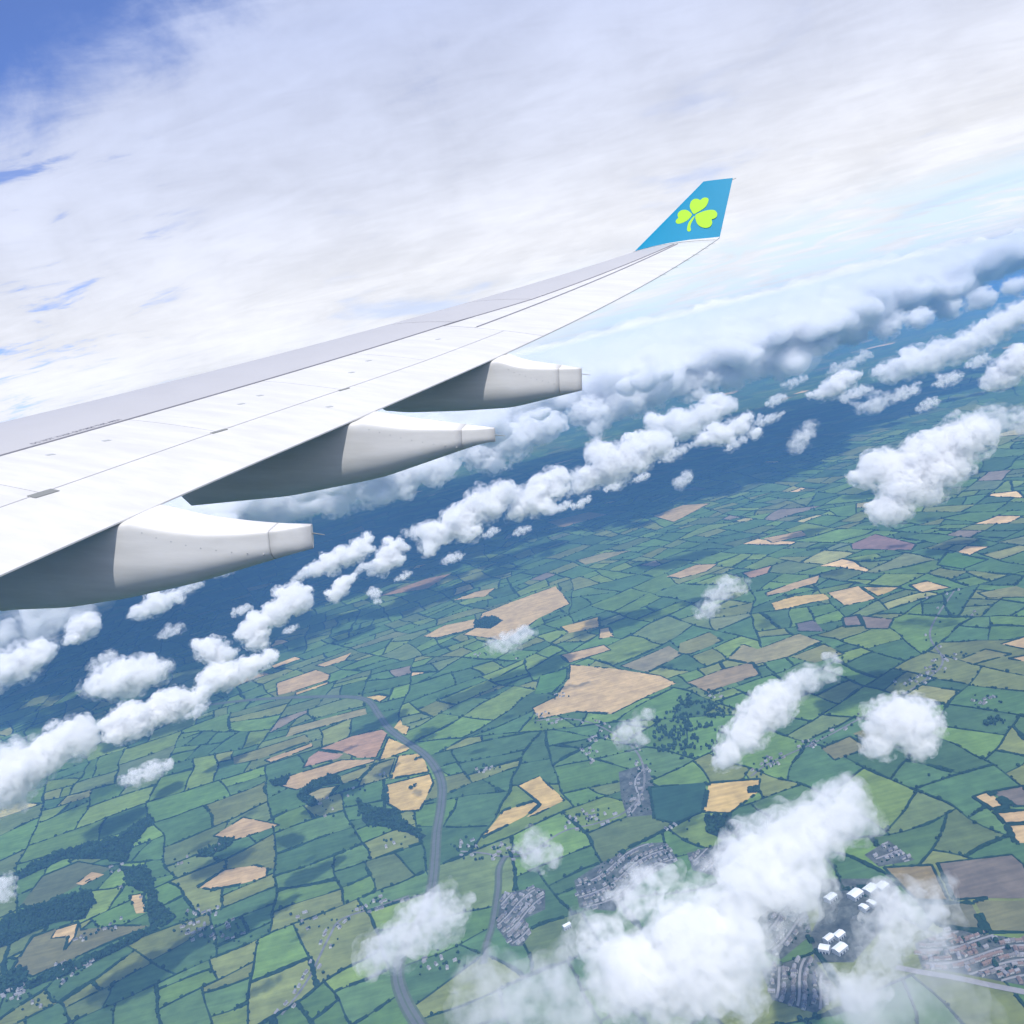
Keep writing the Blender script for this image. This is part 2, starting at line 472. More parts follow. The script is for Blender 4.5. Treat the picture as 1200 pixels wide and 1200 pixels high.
LEAVES = [
    [(664, 490), (640, 455), (628, 420), (640, 375), (668, 352), (700, 350), (726, 360), (752, 342), (785, 338), (803, 352), (798, 385), (775, 425), (735, 455), (695, 478)],
    [(648, 497), (622, 468), (590, 453), (550, 457), (522, 478), (514, 505), (520, 528), (500, 548), (497, 570), (515, 582), (548, 578), (590, 560), (622, 535)],
    [(682, 502), (720, 480), (770, 462), (820, 453), (862, 458), (884, 485), (880, 515), (856, 534), (834, 542), (838, 575), (820, 608), (780, 621), (735, 612), (700, 585), (684, 545)],
    [(668, 512), (645, 535), (622, 565), (608, 600), (603, 640), (614, 655), (632, 652), (638, 636), (634, 610), (642, 578), (658, 548), (672, 522)],
]
for k, lf in enumerate(LEAVES):
    pts = catmull(lf, 6)
    V = []
    for x, y in pts:
        q = ac_ray_to_winglet(730 + x / 8, 190 + y / 8)
        # height of the skin above the mid plane, plus a coat of paint's worth
        V.append(q + wn * 0.034 - P0)
    n = len(V)
    V += [v - wn * 0.03 for v in V]
    F = [tuple(range(n))] + [(i, n + i, n + (i + 1) % n, (i + 1) % n) for i in range(n)]
    mesh_obj('shamrock_leaf' if k < 3 else 'shamrock_stem', V, F, M_LIME, WLO)

# ------------------------------------------------------------------ land
M_GROUND = land_mat('verge_and_ditch_green', False, (0.022, 0.048, 0.022), 0.02, 0.002, 0.4)
M_FIELD = land_mat('field_surface', True, fine=0.02, coarse=0.005, amt=0.24)
M_HEDGE = land_mat('hedge_foliage', False, (0.013, 0.034, 0.015), 0.15, 0.01, 0.5)
M_WOOD = land_mat('woodland_foliage', False, (0.018, 0.042, 0.018), 0.08, 0.01, 0.55)
M_ROAD = land_mat('asphalt', False, (0.12, 0.125, 0.115), 0.05, 0.01, 0.12)
M_VERGE = land_mat('mown_verge', False, (0.085, 0.11, 0.06), 0.05, 0.01, 0.2)
M_TOWN = land_mat('gardens_and_streets', False, (0.085, 0.092, 0.080), 0.06, 0.02, 0.6)
M_STREET = land_mat('street_concrete', False, (0.26, 0.25, 0.25), 0.05, 0.02, 0.15)
M_YARD = land_mat('yard_surface', False, (0.17, 0.165, 0.16), 0.04, 0.02, 0.3)

GB = 60000
ground = mesh_obj('ground', [(-GB, -GB, 0), (GB, -GB, 0), (GB, GB, 0), (-GB, GB, 0)], [(0, 1, 2, 3)], M_GROUND)
tag(ground, kind='structure')

TAN = (0.50, 0.345, 0.115); TANP = (0.48, 0.335, 0.15); PINK = (0.36, 0.215, 0.115); PINKT = (0.44, 0.30, 0.14); OLIVE = (0.18, 0.18, 0.06); OLT = (0.27, 0.235, 0.10)
BROWN = (0.15, 0.12, 0.085); BRT = (0.20, 0.15, 0.06); DARK = (0.028, 0.068, 0.036); BRIGHT = (0.075, 0.16, 0.03); SCRUB = (0.10, 0.115, 0.045)
SPECIAL = [
    (PINK, [(374, 878), (412, 863), (448, 855), (454, 860), (441, 888), (418, 888), (404, 882)]),
    ((0.33, 0.20, 0.13), [(373, 880), (362, 888), (355, 900), (396, 889), (402, 884)]),
    (PINKT, [(338, 910), (400, 891), (440, 890), (438, 893), (398, 905), (362, 919), (348, 926), (328, 921)]),
    (OLT, [(340, 853), (428, 830), (430, 837), (378, 852), (335, 864)]),
    (OLIVE, [(272, 888), (358, 861), (364, 868), (300, 891), (275, 896)]),
    (PINKT, [(310, 891), (365, 871), (367, 875), (318, 894)]),
    (TAN, [(455, 864), (480, 876), (478, 880), (444, 892)]),
    (TAN, [(467, 886), (494, 883), (503, 905), (458, 913)]),
    (TAN, [(453, 920), (504, 907), (508, 918), (492, 950), (470, 951), (454, 942)]),
    (TAN, [(462, 853), (470, 842), (471, 850), (480, 852), (476, 862)]),
    (OLIVE, [(398, 910), (440, 895), (421, 913), (401, 919)]),
    (OLIVE, [(424, 913), (443, 895), (463, 889), (455, 912), (420, 922)]),
    (OLT, [(361, 931), (376, 924), (396, 921), (386, 933), (374, 940)]),
    (PINKT, [(250, 980), (285, 958), (328, 967), (300, 977), (275, 985)]),
    (PINKT, [(232, 1040), (262, 1020), (300, 1014), (314, 1018), (312, 1028), (285, 1036), (248, 1043)]),
    (SCRUB, [(25, 1060), (50, 1027), (92, 1010), (132, 1017), (88, 1040), (38, 1067)]),
    (PINKT, [(89, 1036), (108, 1022), (122, 1025), (96, 1038)]),
    ((0.15, 0.14, 0.055), [(15, 1135), (38, 1098), (92, 1080), (95, 1090), (138, 1085), (175, 1085), (112, 1112), (38, 1145)]),
    (TANP, [(66, 1090), (92, 1082), (88, 1098), (76, 1114), (80, 1098), (60, 1100)]),
    (TANP, [(152, 1050), (168, 1047), (170, 1070), (160, 1071)]),
    (TAN, [(607, 921), (632, 910), (662, 938), (628, 955), (617, 958), (634, 943), (627, 937)]),
    (TAN, [(565, 982), (590, 950), (626, 939), (631, 943), (615, 957)]),
    (DARK, [(761, 923), (828, 917), (823, 952), (791, 965), (767, 960)]),
    (TAN, [(831, 918), (891, 913), (888, 929), (856, 953), (824, 952)]),
    (BRT, [(1036, 1017), (1092, 1014), (1112, 1056), (1075, 1056)]),
    (BROWN, [(1099, 1012), (1186, 1002), (1200, 1014), (1230, 1053), (1143, 1053), (1118, 1055)]),
    ((0.13, 0.125, 0.07), [(1078, 1059), (1138, 1058), (1155, 1093), (1101, 1085)]),
    ((0.15, 0.145, 0.06), [(1143, 1056), (1220, 1056), (1230, 1093), (1160, 1093)]),
    (TANP, [(970, 695), (1006, 687), (1027, 702), (990, 710)]),
    (TAN, [(1010, 688), (1056, 688), (1029, 699)]),
    (TAN, [(904, 707), (930, 699), (966, 696), (972, 702), (909, 716)]),
    (PINKT, [(897, 695), (927, 684), (961, 674), (957, 684), (900, 699)]),
    (TANP, [(1066, 686), (1086, 681), (1114, 689), (1080, 695)]),
    ((0.2, 0.15, 0.1), [(1009, 722), (1047, 726), (1041, 737), (1015, 737)]),
    ((0.13, 0.11, 0.10), [(933, 731), (954, 727), (966, 740), (936, 740)]),
    ((0.2, 0.15, 0.11), [(987, 724), (1006, 721), (1012, 733), (990, 735)]),
    ((0.22, 0.135, 0.11), [(997, 638), (1026, 626), (1074, 638), (1068, 645), (999, 644)]),
    (OLT, [(852, 773), (870, 755), (888, 761), (936, 743), (963, 752), (924, 770), (885, 779)]),
    (OLIVE, [(927, 770), (966, 755), (990, 767), (954, 777)]),
    ((0.27, 0.2, 0.1), [(806, 800), (846, 785), (882, 776), (891, 791), (855, 802), (830, 812)]),
    (OLIVE, [(1125, 773), (1155, 761), (1185, 767), (1140, 779)]),
    (TANP, [(1173, 755), (1215, 742), (1215, 764)]),
    (TANP, [(1182, 772), (1215, 766), (1215, 778)]),
    (OLIVE, [(1146, 695), (1191, 687), (1205, 692), (1205, 700), (1158, 701)]),
    (BRIGHT, [(1098, 662), (1110, 647), (1158, 656), (1128, 667)]),
    (TANP, [(668, 779), (721, 784), (774, 792), (792, 801), (765, 813), (717, 837), (673, 834), (632, 843), (624, 830), (651, 817), (667, 795)]),
    (TANP, [(565, 719), (607, 703), (651, 687), (660, 697), (668, 708), (632, 724), (622, 732), (591, 751), (572, 748), (543, 744), (559, 735)]),
    (TANP, [(496, 746), (521, 733), (556, 726), (556, 736), (512, 748)]),
    (TAN, [(657, 735), (702, 723), (703, 735), (667, 742)]),
    (TANP, [(703, 737), (714, 735), (719, 746), (702, 749)]),
    (PINKT, [(657, 768), (708, 756), (716, 762), (667, 777)]),
    ((0.22, 0.19, 0.1), [(727, 781), (784, 757), (800, 767), (759, 788)]),
    (OLIVE, [(795, 766), (797, 754), (831, 741), (847, 751), (809, 767)]),
    (TANP, [(530, 704), (556, 694), (581, 689), (569, 699)]),
    (OLT, [(675, 657), (708, 648), (740, 645), (708, 656), (686, 662)]),
    (PINKT, [(781, 676), (816, 662), (841, 661), (828, 670), (797, 678)]),
    (BRIGHT, [(633, 792), (665, 783), (664, 795), (648, 812), (626, 814)]),
    (PINKT, [(324, 801), (370, 785), (387, 791), (385, 797), (346, 810), (325, 815)]),
    (TAN, [(346, 812), (385, 799), (384, 802), (347, 815)]),
    (TANP, [(370, 780), (412, 765), (405, 774), (380, 782)]),
    (TAN, [(430, 817), (445, 814), (456, 816), (445, 823)]),
    (PINKT, [(262, 803), (310, 788), (316, 790), (270, 806)]),
    (TANP, [(1140, 934), (1158, 928), (1182, 946), (1164, 950)]),
    (BROWN, [(1163, 928), (1200, 921), (1215, 945), (1187, 945)]),
    (PINKT, [(1166, 952), (1210, 949), (1210, 963), (1178, 966)]),
    (TANP, [(1180, 968), (1215, 966), (1215, 988), (1190, 988)]),
    ((0.16, 0.15, 0.06), [(963, 877), (996, 863), (1019, 877), (978, 891)]),
    ((0.16, 0.15, 0.06), [(1000, 860), (1032, 847), (1044, 871), (1023, 875)]),
    (PINK, [(440, 700), (500, 678), (530, 672), (500, 690)]),
    (PINKT, [(640, 612), (690, 600), (712, 603), (660, 618)]),
    (TANP, [(765, 605), (800, 592), (832, 590), (790, 612)]),
    (PINKT, [(895, 631), (940, 622), (945, 628), (905, 636)]),
    (PINK, [(870, 672), (905, 663), (900, 672), (880, 678)]),
]
SPEC_G = [[gp(p) for p in poly] for _, poly in SPECIAL]

TOWNS = {   # name: (polygon px, spacing m, label, group, tall)
    'crescent': ([(588, 1048), (628, 1040), (639, 1043), (639, 1066), (615, 1077), (623, 1093), (612, 1109), (599, 1109), (580, 1085)], 22),
    'village': ([(673, 1032), (705, 1011), (753, 989), (780, 987), (795, 1008), (755, 1030), (720, 1068), (679, 1064)], 27),
    'villageeast': ([(805, 1000), (860, 985), (875, 1010), (850, 1030), (812, 1020)], 27),
    'hamlet': ([(725, 905), (758, 895), (766, 920), (768, 955), (735, 958), (728, 935)], 34),
    'newtown': ([(1112, 1089), (1200, 1101), (1240, 1107), (1240, 1163), (1115, 1139), (1080, 1134), (1072, 1106)], 19),
    'southestate': ([(892, 1136), (950, 1120), (985, 1165), (956, 1188), (905, 1172)], 21),
    'millestate': ([(878, 1036), (940, 1046), (952, 1095), (915, 1125), (872, 1100)], 22),
    'terrace': ([(1013, 1002), (1041, 985), (1072, 1008), (1030, 1016)], 22),
}
TOWN_G = {k: [gp(p) for p in v[0]] for k, v in TOWNS.items()}
PARK_G = [(760, 925), (826, 917)]

WOODS = [   # px polygon, trees per 100 m2
    ([(366, 918), (388, 906), (398, 914), (398, 919), (376, 922), (360, 930), (374, 942), (366, 946), (348, 935), (352, 927)], 0.9),
    ([(416, 938), (440, 947), (460, 948), (474, 962), (500, 980), (494, 984), (464, 972), (428, 966)], 0.8),
    ([(0, 1080), (25, 1067), (107, 1042), (112, 1055), (100, 1077), (62, 1082), (5, 1110), (-30, 1118), (-30, 1088)], 0.9),
    ([(140, 1015), (175, 1017), (185, 1055), (208, 1075), (195, 1085), (177, 1088), (173, 1072), (172, 1048), (150, 1037)], 0.9),
    ([(25, 1155), (100, 1122), (180, 1085), (186, 1090), (112, 1128), (38, 1159)], 0.9),
    ([(15, 1027), (62, 1000), (140, 980), (175, 955), (182, 960), (155, 992), (148, 1012), (120, 1007), (75, 1007), (20, 1033)], 0.8),
    ([(-10, 1150), (30, 1132), (32, 1150), (10, 1165), (-10, 1165)], 0.8),
    ([(770, 838), (800, 815), (838, 808), (862, 820), (866, 850), (840, 885), (800, 890), (768, 880), (760, 855)], 0.30),
    ([(828, 955), (850, 956), (870, 968), (850, 985), (826, 975)], 0.8),
    ([(228, 1003), (262, 985), (276, 980), (272, 990), (240, 1006)], 0.8),
    ([(875, 925), (890, 922), (888, 930), (876, 930)], 1.0),
    ([(316, 916), (340, 908), (336, 920), (320, 922)], 0.8),
    ([(556, 728), (575, 722), (590, 727), (575, 737), (556, 736)], 0.6),
    ([(1080, 905), (1110, 898), (1112, 906), (1090, 912)], 0.2),
    ([(1140, 850), (1175, 838), (1180, 846), (1150, 858)], 0.4),
]
WOOD_G = [([gp(p) for p in w], d) for w, d in WOODS]


def inside(x, y, P):
    c = False; j = len(P) - 1
    for i in range(len(P)):
        xi, yi = P[i]; xj, yj = P[j]
        if (yi > y) != (yj > y) and x < (xj - xi) * (y - yi) / (yj - yi) + xi: c = not c
        j = i
    return c


class Zones:
    def __init__(s, polys):
        s.P = polys; s.bb = [(min(p[0] for p in q), min(p[1] for p in q), max(p[0] for p in q), max(p[1] for p in q)) for q in polys]

    def hit(s, x, y):
        for k, (a, b, c, d) in enumerate(s.bb):
            if a <= x <= c and b <= y <= d and inside(x, y, s.P[k]): return True
        return False


ROADS = {
    'motorway': ([(120, 852), (180, 838), (240, 827), (300, 820), (360, 817), (410, 817), (432, 822), (444, 838), (456, 854), (474, 868), (497, 884), (511, 901), (518, 920), (517, 945), (512, 975), (510, 1005), (507, 1035), (499, 1065), (483, 1095), (470, 1120), (466, 1145), (474, 1172), (490, 1200), (515, 1235)], 46),
    'side_road': ([(592, 1004), (585, 1018), (584, 1040), (581, 1062), (577, 1085), (570, 1108), (566, 1130)], 20),
    'bypass_road': ([(1050, 1134), (1081, 1140), (1123, 1147), (1165, 1156), (1200, 1163), (1270, 1178)], 16),
    'country_lane': ([(540, 998), (565, 1000), (592, 1004), (620, 1000), (660, 975), (700, 965), (735, 950), (755, 920), (745, 880), (700, 850), (660, 842), (628, 845)], 8),
    'village_road': ([(330, 1190), (360, 1150), (385, 1100), (400, 1078), (440, 1064), (480, 1050)], 8),
    'farm_road': ([(1120, 690), (1090, 740), (1105, 775), (1080, 800), (1030, 830), (960, 868), (905, 893), (880, 910)], 8),
}
ROAD_G = {k: ([tuple(p) for p in catmull([gp(q) for q in v[0]], 8, False)], v[1]) for k, v in ROADS.items()}


def near_road(x, y, pad=4):
    for k, (P, w) in ROAD_G.items():
        if k not in ('motorway', 'side_road', 'bypass_road'): continue
        for px, py in P[::2]:
            pass
        for i in range(len(P) - 1):
            ax, ay = P[i]; bx, by = P[i + 1]
            if min(ax, bx) - 60 > x or max(ax, bx) + 60 < x or min(ay, by) - 60 > y or max(ay, by) + 60 < y: continue
            dx, dy = bx - ax, by - ay; t = max(0, min(1, ((x - ax) * dx + (y - ay) * dy) / (dx * dx + dy * dy + 1e-9)))
            if math.hypot(x - ax - t * dx, y - ay - t * dy) < w / 2 + pad: return True
    return False


NOHEDGE = Zones(SPEC_G + list(TOWN_G.values()))
NOTREE = Zones(SPEC_G)

# --- field pattern: recursive splitting of the countryside into enclosures
DOM = [(-1500, 900), (1900, 900), (24000, 30000), (-24000, 30000)]


def parea(P):
    return 0.5 * sum(P[i][0] * P[(i + 1) % len(P)][1] - P[(i + 1) % len(P)][0] * P[i][1] for i in range(len(P)))


def clip(P, px, py, nx, ny):
    out = []
    for i in range(len(P)):
        a = P[i]; b = P[(i + 1) % len(P)]
        da = (a[0] - px) * nx + (a[1] - py) * ny; db = (b[0] - px) * nx + (b[1] - py) * ny
        if da >= 0: out.append(a)
        if (da > 0 and db < 0) or (da < 0 and db > 0):
            t = da / (da - db); out.append((a[0] + (b[0] - a[0]) * t, a[1] + (b[1] - a[1]) * t))
    return out


fields = []
stack = [(DOM, 0)]
rnd = random.Random(5)
while stack:
    P, lev = stack.pop()
    A = abs(parea(P))
    if A < 10: continue
    cx = sum(p[0] for p in P) / len(P); cy = sum(p[1] for p in P) / len(P)
    dist = math.hypot(cx, cy)
    tgt = 33000 * (1 + (max(0, dist - 5000) / 9000) ** 1.6)
    if A < tgt * rnd.choice((0.5, 0.8, 1.2, 1.8, 2.8)):
        fields.append(P); continue
    # longest edge direction
    best = max(range(len(P)), key=lambda i: math.hypot(P[(i + 1) % len(P)][0] - P[i][0], P[(i + 1) % len(P)][1] - P[i][1]))
    a, b = P[best], P[(best + 1) % len(P)]
    ang = math.atan2(b[1] - a[1], b[0] - a[0])
    if lev < 3: ang = rnd.choice((0.12, 0.12 + math.pi / 2)) + rnd.gauss(0, 0.15)
    u = (math.cos(ang), math.sin(ang)); v = (-u[1], u[0])
    eu = [p[0] * u[0] + p[1] * u[1] for p in P]; ev = [p[0] * v[0] + p[1] * v[1] for p in P]
    du = max(eu) - min(eu); dv = max(ev) - min(ev)
    if du < dv * (1.0 if A > 8 * tgt else rnd.choice((0.7, 1.0, 1.4))): u, v, eu = v, (-v[1], v[0]), ev
    s = min(eu) + (max(eu) - min(eu)) * rnd.uniform(0.36, 0.64)
    j = rnd.gauss(0, 0.16 if A < 30 * tgt else 0.22)
    n = (u[0] * math.cos(j) - u[1] * math.sin(j), u[0] * math.sin(j) + u[1] * math.cos(j))
    cc = (cx * v[0] + cy * v[1])
    q = (u[0] * s + v[0] * cc, u[1] * s + v[1] * cc)
    stack.append((clip(P, q[0], q[1], n[0], n[1]), lev + 1)); stack.append((clip(P, q[0], q[1], -n[0], -n[1]), lev + 1))


def warp(x, y):
    a = noise.noise((x / 420, y / 420, 1.3)); b = noise.noise((x / 420, y / 420, 7.9))
    c = noise.noise((x / 130, y / 130, 3.1)); d = noise.noise((x / 130, y / 130, 5.7))
    e = noise.noise((x / 1900, y / 1900, 2.2)); g = noise.noise((x / 1900, y / 1900, 9.2))
    return x + 52 * a + 15 * c + 150 * e, y + 52 * b + 15 * d + 150 * g


def edge_points(P, step):
    out = []
    for i in range(len(P)):
        a, b = P[i], P[(i + 1) % len(P)]
        L = math.hypot(b[0] - a[0], b[1] - a[1]); n = max(1, int(L / step))
        for k in range(n): out.append((a[0] + (b[0] - a[0]) * k / n, a[1] + (b[1] - a[1]) * k / n))
    return out


GREENS = [(0.0644, 0.1171, 0.0259), (0.0824, 0.1363, 0.0279), (0.0515, 0.0979, 0.0279), (0.0438, 0.0826, 0.0279), (0.103, 0.1459, 0.0299), (0.0618, 0.1075, 0.0319), (0.1133, 0.1296, 0.0359), (0.0799, 0.1075, 0.0339), (0.0464, 0.0902, 0.0299)]
FV, FF, FC = [], [], []
for P in fields:
    if parea(P) < 0: P = P[::-1]
    cx = sum(p[0] for p in P) / len(P); cy = sum(p[1] for p in P) / len(P); dist = math.hypot(cx, cy)
    h = 3.0 if dist < 6000 else (5 if dist < 12000 else 8)
    Q = P
    for i in range(len(P)):
        a, b = P[i], P[(i + 1) % len(P)]
        L = math.hypot(b[0] - a[0], b[1] - a[1])
        if L < 1e-6: continue
        nx, ny = -(b[1] - a[1]) / L, (b[0] - a[0]) / L
        Q = clip(Q, a[0] + nx * h, a[1] + ny * h, nx, ny)
        if len(Q) < 3: break
    if len(Q) < 3 or abs(parea(Q)) < 600: continue
    pts = [warp(x, y) for x, y in edge_points(Q, 45 if dist < 8000 else 160)]
    r = rnd.random()
    reg = noise.noise((cx / 2600, cy / 2600, 4.4))
    pt = (0.035 + 0.17 * max(0, reg)) * (0.03 if dist < 4300 else 1 if dist < 9000 else 0.5)
    if r < pt * 0.5: c = rnd.choice((TANP, PINKT, OLT))
    elif r < pt: c = rnd.choice((OLIVE, SCRUB, (0.09, 0.12, 0.05), BROWN))
    else: c = rnd.choice(GREENS)
    k = rnd.uniform(1.18, 1.72)
    o = len(FV); FV += [(x, y, 0.5) for x, y in pts]; FF.append(tuple(range(o, o + len(pts)))); FC.append([v * k for v in c])
tag(mesh_obj('field_land', FV, FF, M_FIELD, fcol=FC), kind='structure')

SV, SF, SC = [], [], []
for (c, _), P in zip(SPECIAL, SPEC_G):
    if parea(P) < 0: P = P[::-1]
    pts = []
    for x, y in edge_points(P, 30):
        pts.append((x + 4 * noise.noise((x / 60, y / 60, 1)), y + 4 * noise.noise((x / 60, y / 60, 9))))
    o = len(SV); SV += [(x, y, 1.0 + 0.05 * (len(SF) % 7)) for x, y in pts]; SF.append(tuple(range(o, o + len(pts)))); SC.append(c)
tag(mesh_obj('crop_land', SV, SF, M_FIELD, fcol=SC), kind='structure')

# --- hedges and trees
HV, HF = [], []


def hedge_run(a, b, zones=NOHEDGE, dowarp=True, dens=0.86):
    L = math.hypot(b[0] - a[0], b[1] - a[1]); n = max(2, int(L / 9) + 1)
    pts = [(a[0] + (b[0] - a[0]) * k / (n - 1), a[1] + (b[1] - a[1]) * k / (n - 1)) for k in range(n)]
    if dowarp: pts = [warp(*p) for p in pts]
    style = rnd.random(); wide = 1.1 + 2.1 * style ** 2.5
    prev = None
    for k in range(n):
        x, y = pts[k]
        if (zones and zones.hit(x, y)) or near_road(x, y): prev = None; continue
        g = noise.noise((x / 90, y / 90, 0.5))
        if g < -0.30 or rnd.random() < .03: prev = None; continue
        q = pts[min(k + 1, n - 1)]; p = pts[max(k - 1, 0)]
        dx, dy = q[0] - p[0], q[1] - p[1]; D = math.hypot(dx, dy) + 1e-9; nx, ny = -dy / D, dx / D
        w = wide * (1.5 + 2.0 * rnd.random() + max(0, g) * 2.5); hh = 1.8 + 2.6 * rnd.random() + max(0, g) * 5 * style
        o = len(HV)
        HV.extend([(x + nx * w, y + ny * w, 0.2), (x + nx * w * .7, y + ny * w * .7, hh), (x - nx * w * .7, y - ny * w * .7, hh), (x - nx * w, y - ny * w, 0.2)])
        if prev is not None:
            for s in range(3): HF.append((prev + s, o + s, o + s + 1, prev + s + 1))
        prev = o


OCT = bmesh.new(); bmesh.ops.create_icosphere(OCT, subdivisions=1, radius=1.0)
ICV = np.array([v.co[:] for v in OCT.verts]); ICF = [tuple(v.index for v in f.verts) for f in OCT.faces]; OCT.free()
OC2 = bmesh.new(); bmesh.ops.create_icosphere(OC2, subdivisions=2, radius=1.0)
ICV2 = np.array([v.co[:] for v in OC2.verts]); ICF2 = [tuple(v.index for v in f.verts) for f in OC2.faces]; OC2.free()


def blob(V, F, x, y, r, h, z=0.0, fine=False):
    iv, if_ = (ICV2, ICF2) if fine else (ICV, ICF)
    j = iv * (0.72 + 0.5 * RS.rand(len(iv), 1)) * np.array([r, r, h / 2]) + np.array([x, y, z + h / 2])
    o = len(V); V.extend(map(tuple, j)); F.extend([(a + o, b + o, c + o) for a, b, c in if_])


TV, TF = [], []
ncount = 0
for P in fields:
    if parea(P) < 0: P = P[::-1]
    cx = sum(p[0] for p in P) / len(P); cy = sum(p[1] for p in P) / len(P)
    d = math.hypot(cx, cy)
    if d > 9500 or abs(cx) > 0.72 * cy + 700: continue
    for i in range(len(P)):
        a, b = P[i], P[(i + 1) % len(P)]
        nx, ny = (b[1] - a[1]), -(b[0] - a[0])
        if nx < 0 or (nx == 0 and ny < 0): continue
        hedge_run(a, b)
        L = math.hypot(nx, ny); m = int(L / 26)
        for k in range(m):
            if rnd.random() < (0.85 if d < 5000 else 0.45):
                t = rnd.random(); x, y = warp(a[0] + (b[0] - a[0]) * t, a[1] + (b[1] - a[1]) * t)
                if NOTREE.hit(x, y) or near_road(x, y): continue
                r = 2.2 + 5.0 * rnd.random() ** 2; blob(TV, TF, x + rnd.uniform(-4, 4), y + rnd.uniform(-4, 4), r, r * rnd.uniform(1.5, 2.1)); ncount += 1
for P in SPEC_G:
    cx = sum(p[0] for p in P) / len(P); cy = sum(p[1] for p in P) / len(P)
    if math.hypot(cx, cy) > 9500: continue
    for i in range(len(P)):
        a, b = P[i], P[(i + 1) % len(P)]
        hedge_run(a, b, None, False)
tag(mesh_obj('hedgerow_foliage', HV, HF, M_HEDGE), 'dark hedgerows bounding the green and tan fields', 'hedgerow', kind='stuff')
# extra clusters of trees at farmsteads are added below, then the mesh is made
WV, WF = [], []
LV, LF = [], []
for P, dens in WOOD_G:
    if dens > 0.5:                                     # dark undergrowth floor joining the crowns
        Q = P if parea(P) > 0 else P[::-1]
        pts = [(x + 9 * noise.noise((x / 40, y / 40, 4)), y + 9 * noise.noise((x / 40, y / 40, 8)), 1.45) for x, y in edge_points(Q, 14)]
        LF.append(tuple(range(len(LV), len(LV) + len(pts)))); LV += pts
    xs = [p[0] for p in P]; ys = [p[1] for p in P]
    A = abs(parea(P)); want = int(A / 100 * dens * 1.3)
    want = min(want, 3200); done = 0; tries = 0
    rr = math.sqrt(max(1.0, A * dens * .009 / want)) if want else 1
    while done < want and tries < want * 6:
        tries += 1
        x = rnd.uniform(min(xs), max(xs)); y = rnd.uniform(min(ys), max(ys))
        jx, jy = x + 25 * noise.noise((x / 60, y / 60, 2)), y + 25 * noise.noise((x / 60, y / 60, 6))
        if not inside(jx, jy, P): continue
        if dens < 0.5 and noise.noise((x / 70, y / 70, 3)) + 0.35 * noise.noise((x / 25, y / 25, 3)) < -0.02: done += 0.5; continue
        r = (3.2 + 6.5 * rnd.random() ** 1.5) * rr; blob(WV, WF, x, y, r, rnd.uniform(7, 17)); done += 1
M_FLOOR = land_mat('woodland_undergrowth', False, (0.012, 0.024, 0.013), 0.1, 0.02, 0.4)
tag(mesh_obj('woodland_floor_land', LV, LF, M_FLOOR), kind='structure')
tag(mesh_obj('woodland', WV, WF, M_WOOD), 'dark woods and shelter belts between the fields', 'woodland', kind='stuff')


# --- roads
def ribbon(name, P, off, w, z, mat, parent=None):
    V = []; n = len(P)
    for i in range(n):
        a = P[max(i - 1, 0)]; b = P[min(i + 1, n - 1)]
        dx, dy = b[0] - a[0], b[1] - a[1]; D = math.hypot(dx, dy); nx, ny = -dy / D, dx / D
        V += [(P[i][0] + nx * (off + w / 2), P[i][1] + ny * (off + w / 2), z), (P[i][0] + nx * (off - w / 2), P[i][1] + ny * (off - w / 2), z)]
    return mesh_obj(name, V, [(2 * i, 2 * i + 1, 2 * i + 3, 2 * i + 2) for i in range(n - 1)], mat, parent)


for k, (P, w) in ROAD_G.items():
    if k == 'motorway':
        r = tag(ribbon('motorway', P, 0, 39, 1.7, M_VERGE), kind='structure')
        for s in (-1, 1): ribbon('carriageway', P, s * 7.4, 10.8, 2.0, M_ROAD, r)
    elif k == 'side_road':
        r = tag(ribbon('side_road', P, 0, 24, 1.5, M_VERGE), kind='structure')
        ribbon('carriageway', P, 0, 11, 1.9, M_ROAD, r)
    else:
        tag(ribbon(k, P, 0, w, 1.6, M_STREET if k == 'bypass_road' else M_YARD), kind='structure')

# ------------------------------------------------------------------ buildings
WALLS = [(0.42, 0.40, 0.37), (0.55, 0.54, 0.52), (0.34, 0.25, 0.20)]
ROOFS = [(0.11, 0.11, 0.125), (0.16, 0.145, 0.14), (0.19, 0.13, 0.105), (0.24, 0.23, 0.24)]
MW = [paint('house_wall_%d' % i, c, 0.9, 0.08, 0.5) for i, c in enumerate(WALLS)]
MR = [paint('house_roof_%d' % i, c, 0.8, 0.15, 0.5) for i, c in enumerate(ROOFS)]
M_SHED = paint('shed_roof_white', (0.74, 0.76, 0.77), 0.6, 0.04, 0.05)
M_SHEDW = paint('shed_wall_grey', (0.42, 0.44, 0.46), 0.7)
M_GLASS = paint('window_dark', (0.03, 0.035, 0.045), 0.2)


